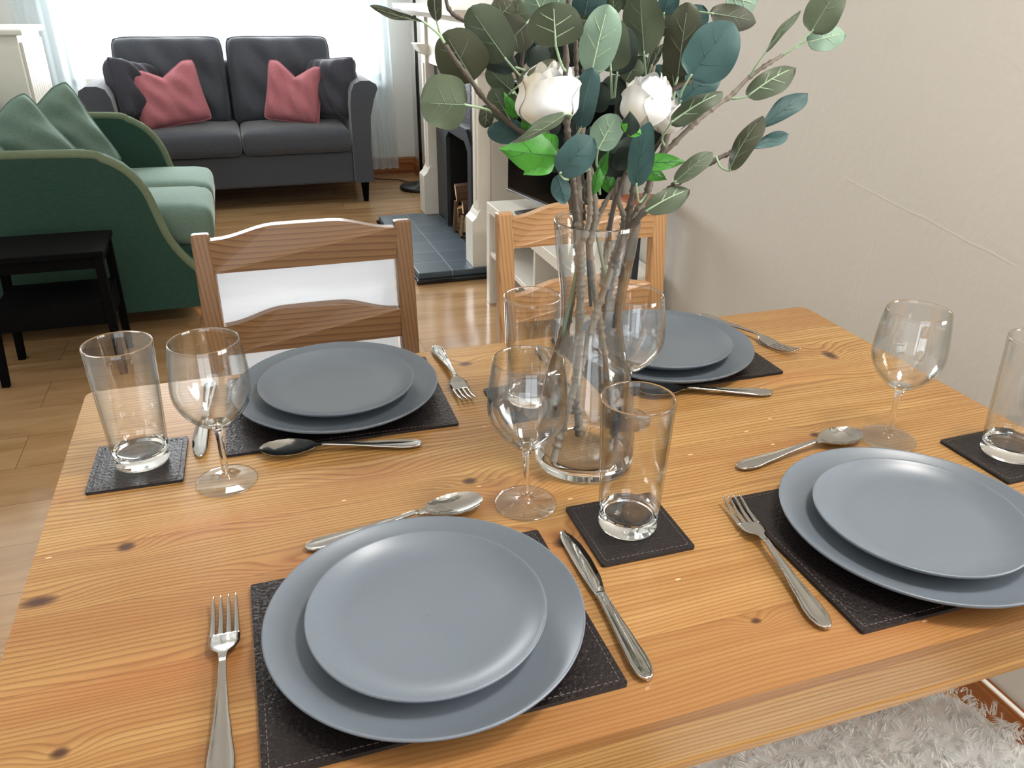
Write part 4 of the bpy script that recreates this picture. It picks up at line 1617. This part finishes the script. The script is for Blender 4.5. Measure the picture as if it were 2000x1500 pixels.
def leaf_mesh(B, T, width, roll, front, back, shape, curl, seed, veins, fold):
    """thin solid leaf with an upper and an under side; front = material turned to the viewer's side at roll 0"""
    rr = random.Random(seed)
    g = MB()
    ax = T - B
    L = ax.length
    a = ax / L
    nrm = (CAM - (B + T) / 2)
    nrm = (nrm - a * nrm.dot(a)).normalized()
    s = a.cross(nrm)
    q = math.radians(roll)
    s2 = s * math.cos(q) + nrm * math.sin(q)
    n2 = nrm * math.cos(q) - s * math.sin(q)
    ph = rr.random() * 6
    asym = rr.uniform(-.10, .10)
    bend = curl * L

    def half(t, sd):
        if shape == 'round':
            h = max(0, 1 - abs(2 * min(1, t) ** .86 - 1) ** 2.4) ** .52
        elif shape == 'paddle':
            h = math.sin(PI * min(1, t) ** 1.5) ** .62 * .97 + .05
            h *= min(1, (1 - t) * 14) ** .5
        elif shape == 'point':
            h = math.sin(PI * min(1, t) ** .72) ** 1.15
        else:
            h = max(0, 1 - abs(2 * min(1, t) ** .92 - 1) ** 2.1) ** .55
        return width / 2 * h * (1 + sd * asym * math.sin(PI * t) + .05 * math.sin(7 * t + ph + sd))

    def P(t, v):
        sd = 1 if v > 0 else -1
        h = half(t, sd) * v
        c = B + ax * t + s2 * h
        k = abs(v)
        c = c + n2 * (bend * math.sin(PI * t) - fold * abs(h) + .035 * L * math.sin(5 * t + ph) * k * k * sd + .02 * L * math.sin(9 * t + 2 * ph) * k * k)
        return c
    nu, nv = 18, 12
    th = n2 * .00035
    g.grid(lambda u, v: P(.004 + .992 * u, 2 * v - 1) + th, nu, nv, 0)
    g.grid(lambda u, v: P(.004 + .992 * u, 2 * v - 1) - th, nu, nv, 1, flip=True)
    if veins:
        vr_ = .00085 if veins > 1 else .00055
        up = n2 * (.0004)
        g.tube([P(t / 14, 0) + up for t in range(0, 13)], [vr_ * (1.25 - t / 14) for t in range(0, 13)], 5, 2)
        for (t0_, sd) in ((.22, 1), (.34, -1), (.48, 1), (.60, -1)):
            if rr.random() < .2:
                continue
            pts_v = [P(t0_ + .20 * k / 6, sd * (.02 + .66 * k / 6)) + up for k in range(7)]
            g.tube(pts_v, [vr_ * .7 * (1 - k / 8) for k in range(7)], 4, 2)
    return g


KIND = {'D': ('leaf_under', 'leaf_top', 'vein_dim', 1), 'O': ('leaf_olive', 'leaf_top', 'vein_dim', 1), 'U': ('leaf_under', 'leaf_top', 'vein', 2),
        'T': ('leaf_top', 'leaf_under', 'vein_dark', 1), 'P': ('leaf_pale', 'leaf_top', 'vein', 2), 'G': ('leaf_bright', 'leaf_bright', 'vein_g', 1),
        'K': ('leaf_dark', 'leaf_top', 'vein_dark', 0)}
leaf_count = [0]


def add_leaf(parent, bx, by, tx, ty, wpx, Y, kind, roll=0, attach=None, shape='round', curl=.06, fold=.12, Y2=None):
    B, T = at(bx, by, Y), at(tx, ty, Y if Y2 is None else Y2)
    wd = wpx * mscale((B + T) / 2) / max(.45, math.cos(math.radians(roll)))
    f_, b_, v_, vn = KIND[kind]
    leaf_count[0] += 1
    g = leaf_mesh(B, T, wd, roll, f_, b_, shape, curl, leaf_count[0], vn, fold)
    if attach:
        A = at(attach[0], attach[1], attach[2] if len(attach) > 2 else Y)
        side = (T - B).normalized()
        mid = (A + B) / 2 - side * (A - B).length * .15
        pts = spline([A, mid, B, B + (T - B) * .06], 5)
        g.tube(pts, [.0013 - .0004 * i / len(pts) for i in range(len(pts))], 6, 3)
    o = g.build('leaf', [M[f_], M[b_], M[v_], M['petiole']], parent, recalc=False)
    for md in ():
        pass
    return o


def stem_mesh(parent, pts, r0, r1, mat='bark', name='stem', knots=True, seed=0, k=8):
    rr = random.Random(seed)
    P3 = [at(*p) for p in pts]
    sp = spline(P3, k)
    n = len(sp)
    # resample finely so that the nodes and rings read
    fine, rad = [], []
    acc = 0
    bumpn = 0
    nxt = rr.uniform(.008, .02)
    for i in range(n - 1):
        seg = (sp[i + 1] - sp[i]).length
        m_ = max(1, int(seg / .0016))
        for j in range(m_):
            t = (i + j / m_) / (n - 1)
            fine.append(sp[i].lerp(sp[i + 1], j / m_))
            r = r0 + (r1 - r0) * t
            acc += seg / m_
            if knots and acc > nxt:
                r *= 1.42
                bumpn = 1
                acc = 0
                nxt = rr.uniform(.010, .024) * (.35 if rr.random() < .35 else 1)
            elif knots and bumpn:
                r *= 1.22
                bumpn = 0
            rad.append(r * (1 + .05 * math.sin(i * 1.7 + j)))
    fine.append(sp[-1]); rad.append(r1 * .9)
    g = MB(); g.tube(fine, rad, 10)
    return g.build(name, M[mat], parent)


def branch(label, first):
    p = at(*first)
    return thing('eucalyptus_branch', p, label, 'branch', None)


GY = -.36
# 1 thick upright stem on the left of the vase neck, rising behind the peony
b1 = branch('thick straight artificial eucalyptus branch standing left of the middle in the vase', (1131, 850, GY - .005))
stem_mesh(b1, [(1131, 850, GY - .02), (1127, 740, GY - .016), (1133, 600, GY - .014), (1134, 500, GY - .012), (1131, 420, GY - .01), (1130, 340, GY), (1136, 260, GY + .01), (1142, 170, GY + .02), (1150, 60, GY + .03)], .0046, .0030, 'bark', seed=1)
# 2 long stem crossing from lower left to upper right
b2 = branch('artificial eucalyptus branch crossing the vase from lower left and rising to the upper right', (1080, 905, GY - .03))
stem_mesh(b2, [(1080, 903, GY - .035), (1108, 800, GY - .022), (1142, 690, GY - .012), (1165, 610, GY - .006), (1192, 530, GY + .0), (1208, 480, GY + .008), (1232, 430, GY + .01), (1262, 382, GY + .01), (1276, 320, GY + .01), (1294, 297, GY + .01), (1304, 262, GY + .01), (1315, 243, GY + .01)], .0043, .0029, 'bark', seed=2)
# 3 stem from lower right leaning left to the neck
b3 = branch('artificial eucalyptus branch with foot at the lower right inside the vase', (1200, 880, GY))
stem_mesh(b3, [(1203, 880, GY + .015), (1192, 760, GY + .01), (1178, 680, GY), (1168, 610, GY - .002), (1158, 540, GY), (1152, 480, GY - .004), (1162, 420, GY - .01), (1160, 380, GY - .01), (1156, 340, GY - .01), (1148, 320, GY - .01)], .0042, .0026, 'bark', seed=3)
stem_mesh(b3, [(1140, 470, GY - .018), (1152, 420, GY - .018), (1150, 330, GY - .018), (1147, 292, GY - .018)], .0028, .0018, 'bark', seed=31)
stem_mesh(b3, [(1150, 478, GY - .01), (1180, 400, GY), (1215, 350, GY + .01), (1245, 320, GY + .02)], .0026, .0016, 'bark', seed=32)
# 4 left branch arching out to the round leaves
b4 = branch('artificial eucalyptus branch arching out to the left over the fireplace with round leaves', (1150, 760, GY + .02))
stem_mesh(b4, [(1098, 690, GY + .03), (1112, 620, GY + .02), (1128, 520, GY + .01), (1132, 420, GY), (1110, 320, GY), (1062, 282, GY), (1010, 252, GY), (975, 222, GY - .005), (948, 196, GY - .01), (920, 158, GY - .015), (890, 118, GY - .02), (870, 88, GY - .02)], .0030, .0017, 'bark2', seed=4)
# 5 fork in the middle right of the neck
b5 = branch('forked artificial eucalyptus branch in the middle of the vase neck', (1165, 640, GY + .02))
stem_mesh(b5, [(1170, 660, GY + .025), (1190, 570, GY + .02), (1203, 500, GY + .012), (1215, 450, GY + .005), (1219, 425, GY), (1209, 395, GY), (1205, 355, GY)], .0040, .0022, 'bark', seed=5)
stem_mesh(b5, [(1218, 430, GY), (1238, 380, GY), (1238, 345, GY), (1240, 300, GY + .005)], .0030, .0022, 'bark2', seed=51)
stem_mesh(b5, [(1220, 432, GY), (1232, 425, GY - .004), (1242, 415, GY - .006)], .0022, .0016, 'bark', seed=52, knots=False)
# 6 long right branch
b6 = branch('long artificial eucalyptus branch reaching to the top right before the grey wall', (1190, 560, GY + .01))
stem_mesh(b6, [(1294, 300, GY + .012), (1308, 288, GY + .01), (1336, 260, GY + .01), (1362, 236, GY + .01), (1400, 206, GY + .01), (1424, 190, GY + .01), (1448, 166, GY + .01), (1462, 152, GY + .01), (1492, 130, GY + .01), (1520, 113, GY + .01), (1528, 108, GY + .01)], .0027, .0018, 'bark', seed=6)
stem_mesh(b6, [(1200, 640, GY + .02), (1215, 540, GY + .02), (1240, 440, GY + .015), (1262, 380, GY + .014), (1280, 330, GY + .013), (1298, 296, GY + .012)], .0030, .0028, 'bark2', seed=61)
# 7 lower right branch
b7 = branch('artificial eucalyptus branch leaving the vase rim low to the right', (1180, 600, GY))
stem_mesh(b7, [(1180, 600, GY + .005), (1200, 520, GY), (1222, 455, GY - .01), (1252, 420, GY - .02), (1290, 385, GY - .02), (1330, 352, GY - .02), (1362, 332, GY - .02), (1380, 322, GY - .02), (1405, 308, GY - .02), (1424, 300, GY - .02), (1445, 285, GY - .02)], .0036, .0020, 'bark2', seed=7)
# 8 upper right stem behind the white flower
b8 = branch('artificial eucalyptus branch with a cut tip rising past the right white flower', (1250, 420, GY))
stem_mesh(b8, [(1225, 450, GY - .012), (1238, 360, GY - .018), (1252, 290, GY - .022), (1268, 238, GY - .025), (1290, 205, GY - .025), (1308, 182, GY - .025), (1325, 168, GY - .025), (1345, 160, GY - .025), (1358, 145, GY - .025)], .0028, .0022, 'bark2', seed=8)
# 9 upright stems at the back going out of the top
b9 = branch('artificial eucalyptus branch rising out of the top right of the bouquet', (1200, 420, GY + .05))
stem_mesh(b9, [(1175, 560, GY + .04), (1195, 420, GY + .05), (1235, 260, GY + .05), (1268, 160, GY + .05), (1283, 90, GY + .05), (1292, 30, GY + .05), (1298, -30, GY + .05)], .0032, .0024, 'bark', seed=9)
b10 = branch('artificial eucalyptus branch rising out of the top left of the bouquet', (1140, 420, GY + .05))
stem_mesh(b10, [(1128, 560, GY + .04), (1120, 420, GY + .05), (1080, 300, GY + .05), (1030, 200, GY + .05), (1003, 120, GY + .05), (985, 70, GY + .05), (872, 20, GY + .04), (868, -20, GY + .04)][:6], .0030, .0022, 'bark2', seed=10)
stem_mesh(b10, [(1050, 240, GY + .05), (1020, 150, GY + .05), (1022, 90, GY + .05), (1010, 40, GY + .05)], .0022, .0016, 'bark2', seed=11)
stem_mesh(b10, [(960, 60, GY + .05), (905, 40, GY + .05), (877, 18, GY + .05), (868, -20, GY + .05)], .0018, .0016, 'bark2', seed=12)
b11 = branch('thin artificial eucalyptus twig passing in front of the left white flower', (1110, 400, GY - .05))
stem_mesh(b11, [(1128, 430, GY - .03), (1116, 330, GY - .045), (1107, 240, GY - .055), (1102, 180, GY - .055), (1106, 120, GY - .055), (1104, 60, GY - .055), (1112, -10, GY - .055)], .0026, .0022, 'bark2', seed=13)
stem_mesh(b11, [(1140, 430, GY + .0), (1136, 330, GY - .0), (1130, 240, GY), (1126, 140, GY), (1124, 60, GY)], .0022, .0018, 'bark2', seed=14)

L = add_leaf
# left branch
L(b4, 912, 205, 821, 200, 104, GY - .03, 'D', 8, (960, 220, GY - .005), curl=.03)
L(b4, 925, 158, 868, 62, 100, GY + .0, 'O', 6, (934, 172, GY - .01), curl=.05)
L(b4, 826, 42, 722, 12, 12, GY - .02, 'O', 40, (868, 84), 'oval', .03, .02)
L(b4, 853, 42, 849, -24, 27, GY - .01, 'O', 30, (868, 84), 'oval')
L(b4, 998, 236, 962, 172, 56, GY + .015, 'D', 10, (1015, 256, GY), 'oval')
L(b4, 1022, 262, 952, 256, 46, GY + .005, 'T', 25, (1030, 268, GY), 'round', .02)
L(b4, 950, 205, 948, 250, 30, GY + .02, 'O', 10, None, 'oval')
# top left
L(b10, 990, 118, 918, 14, 82, GY - .0, 'D', 8, (1018, 145, GY + .05), 'round', .05)
L(b10, 1030, 44, 988, 86, 74, GY + .02, 'O', 4, (1045, 30, GY + .05), 'round')
L(b10, 968, 40, 1002, 4, 56, GY + .03, 'O', 6, None, 'round')
L(b10, 1010, 132, 942, 118, 34, GY + .02, 'K', 20, (1022, 140, GY + .05), 'oval')
L(b10, 1000, 178, 952, 132, 46, GY + .03, 'D', 12, (1015, 190, GY + .05), 'oval')
L(b10, 1056, 108, 1040, 70, 50, GY + .05, 'T', 10, None, 'round')
L(b10, 1062, 30, 1034, -30, 50, GY + .01, 'P', 10, (1050, 60, GY + .05), 'round')
L(b10, 1075, 30, 1112, -30, 70, GY + .03, 'P', 12, None, 'round')
L(b10, 1032, 130, 1072, 92, 42, GY + .03, 'K', 10, None, 'oval')
L(b10, 1012, 168, 1086, 116, 26, GY - .02, 'O', 35, (1005, 180, GY + .03), 'oval')
L(b10, 1000, 140, 1030, 96, 26, GY + .06, 'K', 10, None, 'oval')
L(b10, 952, 60, 960, 10, 40, GY + .06, 'O', 10, None, 'round')
# top middle
L(b11, 1086, 92, 1081, 4, 106, GY - .07, 'U', 4, (1106, 140, GY - .055), 'round', .06)
L(b1, 1155, 144, 1188, 8, 78, GY - .04, 'P', 10, (1150, 200, GY), 'oval', .05)
L(b1, 1193, 140, 1192, 34, 84, GY - .03, 'U', 6, (1196, 190, GY + .02), 'round', .03)
L(b1, 1205, 146, 1218, 50, 66, GY + .0, 'K', 6, (1200, 190, GY + .02), 'round')
L(b9, 1258, 108, 1250, -26, 78, GY + .0, 'D', 6, (1264, 160, GY + .05), 'oval', .05)
L(b1, 1142, 30, 1156, -36, 66, GY + .0, 'T', 8, None, 'round')
L(b1, 1198, 30, 1202, -40, 34, GY - .01, 'D', 20, None, 'oval')
L(b9, 1296, 28, 1316, -26, 40, GY + .03, 'T', 12, (1288, 60, GY + .05), 'round')
L(b9, 1222, 20, 1230, -40, 60, GY + .03, 'D', 12, None, 'round')
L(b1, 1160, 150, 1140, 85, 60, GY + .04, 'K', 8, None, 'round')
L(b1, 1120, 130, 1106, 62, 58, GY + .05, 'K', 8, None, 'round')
# middle
L(b11, 1134, 250, 1158, 132, 54, GY - .05, 'T', 14, (1120, 270, GY - .04), 'oval', .10)
L(b3, 1168, 292, 1206, 224, 62, GY - .03, 'P', 12, (1172, 330, GY - .01), 'oval', .05)
L(b11, 1104, 222, 998, 280, 22, GY - .075, 'D', 40, (1112, 235, GY - .055), 'oval', .05, .3)
L(b3, 1094, 340, 1158, 268, 66, GY - .065, 'T', 10, (1150, 330, GY - .02), 'round', .12)
L(b3, 1088, 342, 1104, 398, 36, GY - .045, 'T', 14, None, 'oval', .06)
L(b5, 1180, 342, 1248, 266, 50, GY + .01, 'K', 14, (1172, 380, GY), 'oval')
L(b5, 1200, 330, 1240, 285, 36, GY - .01, 'K', 20, None, 'oval')
L(b8, 1243, 364, 1268, 238, 50, GY - .06, 'T', 16, (1262, 380, GY), 'oval', .10)
L(b5, 1222, 160, 1248, 116, 44, GY + .05, 'D', 14, None, 'round')
L(b9, 1280, 158, 1292, 126, 30, GY + .06, 'T', 14, None, 'round')
L(b9, 1252, 150, 1250, 108, 42, GY + .07, 'D', 14, None, 'round')
L(b9, 1272, 130, 1298, 84, 14, GY + .03, 'O', 25, (1266, 160, GY + .05), 'oval')
L(b9, 1264, 140, 1284, 72, 12, GY + .02, 'O', 30, None, 'oval')
L(b11, 1112, 260, 1122, 300, 30, GY + .02, 'K', 10, None, 'oval')
L(b1, 1150, 250, 1180, 300, 40, GY + .03, 'K', 8, None, 'oval')
L(b1, 1118, 210, 1150, 160, 44, GY + .05, 'K', 8, None, 'round')
L(b1, 1168, 220, 1178, 160, 40, GY + .06, 'K', 8, None, 'round')
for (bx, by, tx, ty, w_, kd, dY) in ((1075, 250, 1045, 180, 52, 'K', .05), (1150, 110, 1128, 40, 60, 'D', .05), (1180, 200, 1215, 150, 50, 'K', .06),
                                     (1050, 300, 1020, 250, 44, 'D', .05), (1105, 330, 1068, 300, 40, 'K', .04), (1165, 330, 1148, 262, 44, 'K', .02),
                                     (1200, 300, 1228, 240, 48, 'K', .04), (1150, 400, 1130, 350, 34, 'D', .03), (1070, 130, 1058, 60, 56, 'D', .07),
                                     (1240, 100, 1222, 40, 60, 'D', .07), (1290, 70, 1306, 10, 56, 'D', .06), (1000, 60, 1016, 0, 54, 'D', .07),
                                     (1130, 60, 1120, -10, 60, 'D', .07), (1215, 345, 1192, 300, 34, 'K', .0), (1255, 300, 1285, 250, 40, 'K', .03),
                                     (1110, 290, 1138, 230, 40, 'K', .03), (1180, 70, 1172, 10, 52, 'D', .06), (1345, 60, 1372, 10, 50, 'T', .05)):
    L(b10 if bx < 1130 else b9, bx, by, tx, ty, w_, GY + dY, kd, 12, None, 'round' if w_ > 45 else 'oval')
# upper right
L(b8, 1324, 150, 1344, 4, 72, GY - .01, 'O', 6, (1312, 180, GY - .02), 'round', .05)
L(b8, 1318, 178, 1310, 104, 44, GY - .0, 'O', 10, (1312, 190, GY - .02), 'round')
L(b8, 1348, 150, 1432, 44, 98, GY - .04, 'T', 8, (1328, 190, GY - .025), 'round', .05)
L(b6, 1328, 200, 1404, 136, 66, GY + .0, 'T', 12, (1312, 240, GY + .01), 'round')
L(b6, 1330, 205, 1330, 150, 34, GY + .01, 'D', 12, None, 'oval')
L(b9, 1388, 26, 1476, 42, 46, GY + .02, 'O', 12, (1330, 20, GY + .05), 'oval', .04)
L(b9, 1418, -6, 1478, 8, 54, GY + .04, 'P', 12, None, 'round')
L(b6, 1492, 107, 1564, 20, 12, GY + .0, 'D', 35, (1463, 152, GY + .01), 'oval', .04, .03)
L(b6, 1584, 62, 1640, -26, 68, GY + .0, 'D', 10, (1528, 108, GY + .01), 'round', .04)
L(b6, 1578, 82, 1650, 66, 46, GY + .01, 'P', 14, (1530, 108, GY + .01), 'round', .03)
L(b6, 1460, 188, 1552, 132, 48, GY - .0, 'U', 20, (1424, 192, GY + .01), 'oval', .10, .35)
L(b6, 1310, 240, 1412, 180, 40, GY - .03, 'U', 25, (1298, 285, GY + .0), 'oval', .08, .3)
# lower right
L(b7, 1484, 248, 1578, 184, 42, GY - .01, 'T', 16, (1440, 290, GY - .02), 'paddle', .04)
L(b7, 1460, 293, 1541, 262, 26, GY - .01, 'T', 20, (1424, 302, GY - .02), 'paddle', .04)
L(b7, 1424, 334, 1490, 226, 38, GY - .04, 'O', 30, (1398, 305, GY - .02), 'oval', .08, .4)
L(b7, 1434, 330, 1484, 240, 22, GY - .03, 'K', 30, None, 'oval', .08, .3)
L(b7, 1318, 356, 1392, 298, 36, GY - .035, 'D', 20, (1334, 352, GY - .02), 'oval', .08, .2)
L(b7, 1262, 412, 1346, 370, 44, GY - .04, 'U', 16, (1284, 392, GY - .02), 'oval', .10, .25)


# ------------------------------------------------------------------ white peonies
def peony(label, cx, cy, Y, rpx, stem_pts, lean, seed, leaves):
    rr = random.Random(seed)
    C0 = at(cx, cy, Y)
    R_ = rpx * mscale(C0)
    base = C0 - V(0, 0, R_ * .98)
    t = thing('white_peony', base, label, 'flower', 'white artificial peonies')
    stem_mesh(t, stem_pts + [(cx - lean * 8, cy + rpx * .9, Y)], .0022, .0022, 'bark2', seed=seed, knots=False)
    head = None
    layers = [(3, .50, 1.0, .9, .20), (4, .72, 1.02, 1.0, .30), (5, .90, .96, 1.0, .50), (5, 1.0, .84, 1.05, .72)]
    for li, (n, rad, top, wid, op) in enumerate(layers):
        for k in range(n):
            th0 = 2 * PI * (k + .5 * (li % 2)) / n + rr.uniform(-.25, .25) + seed
            ph = rr.random() * 6
            hgt = R_ * 1.95 * top * rr.uniform(.88, 1.04)
            wa = 2 * PI / n * (.85 if n > 3 else .66) * wid
            rad = rad * rr.uniform(.97, 1.03)
            tilt = rr.uniform(-.05, .13)
            g = MB()
            def P(u, v, off=0, th0=th0, ph=ph, hgt=hgt, rad=rad, op=op, wa=wa, tilt=tilt):
                a = 2 * u - 1
                vv = v * (1 - .22 * a * a * v + .035 * math.sin(3 * a + ph) * v)
                prof_r = rad * (math.sin(PI * (.07 + .43 * min(1, vv / .42))) ** .75 if vv < .42 else 1 - (1 - op) * ((vv - .42) / .58) ** 1.6)
                rr_ = R_ * (prof_r + .03 * math.sin(4 * a + ph) * vv + .07 * a * (1 if ph > 3 else -1) * vv + tilt * vv + .10 * max(0, (v - .78) / .22) ** 2 + .02 * math.sin(11 * a + 2 * ph) * vv ** 4) + off
                an = th0 + a * wa * min(1, .35 + 1.1 * vv) * (1 - .25 * vv)
                return (base.x + rr_ * math.cos(an) + lean * .012 * vv, base.y + rr_ * math.sin(an), base.z + hgt * vv)
            g.grid(lambda u, v: P(u, v), 14, 12)
            g.grid(lambda u, v: P(u, v, -.0005), 14, 12, flip=True)
            g.build('petal', M['petal'], t, recalc=False)
    for (bx, by, tx, ty, w_, Yl, kd, roll) in leaves:
        add_leaf(t, bx, by, tx, ty, w_, Yl, kd, roll, None, 'point', .05, .2)
    return t


p1 = peony('larger white peony at the left of the bouquet above the bright green leaf', 1064, 186, GY - .035, 60, [(1140, 560, GY), (1122, 420, GY + .0), (1095, 320, GY - .01)], .5, 3,
           [(1092, 304, 974, 291, 84, GY - .05, 'G', 8), (1082, 298, 1022, 342, 56, GY - .048, 'G', 10), (1088, 300, 1034, 260, 56, GY - .046, 'G', 10),
            (1010, 232, 984, 180, 24, GY + .0, 'G', 10), (1040, 265, 1020, 225, 30, GY - .0, 'G', 10), (1068, 262, 1095, 225, 34, GY - .02, 'K', 10)])
p2 = peony('white peony at the right of the bouquet with yellowish petal tips', 1261, 196, GY - .035, 50, [(1188, 470, GY), (1200, 400, GY), (1235, 300, GY - .01)], .3, 8,
           [(1246, 320, 1342, 316, 34, GY - .01, 'G', 10), (1245, 325, 1302, 352, 34, GY - .008, 'G', 10), (1255, 322, 1222, 336, 36, GY - .008, 'G', 10),
            (1232, 266, 1230, 216, 36, GY - .085, 'K', 8), (1252, 262, 1210, 240, 26, GY - .083, 'G', 8),
            (1168, 350, 1190, 290, 22, GY - .01, 'G', 20), (1160, 380, 1172, 320, 22, GY - .02, 'G', 20), (1195, 380, 1180, 330, 30, GY + .01, 'G', 10)])
p3 = peony('third white peony, mostly hidden behind the right one and a grey leaf', 1304, 224, GY + .015, 36, [(1215, 440, GY + .02), (1250, 340, GY + .02)], .3, 11, [])
# bare green flower stalks inside the vase
for pts, lb in (([(1187, 563, GY + .0), (1172, 490, GY - .0), (1158, 420, GY)], 'short green peony stalk ending in the upper half of the vase'),
                ([(1099, 655, GY - .01), (1118, 570, GY - .01), (1130, 500, GY - .01), (1138, 440, GY)], 'thin green stalk leaning to the left wall of the vase'),
                ([(1154, 598, GY + .02), (1149, 520, GY + .02), (1146, 440, GY + .01)], 'dark straight stalk behind the thick branch in the vase')):
    g = MB(); g.tube(spline([at(*p) for p in pts], 6), .0019, 8)
    tag(g.build('flower_stalk', M['leaf_olive'] if 'dark' in lb else M['vein_dim']), lb, 'stalk')

# put every branch's and flower's parts into the frame of their root
for r in [x for x in COL.objects if x.get('category') in ('branch', 'flower')]:
    adopt(r)
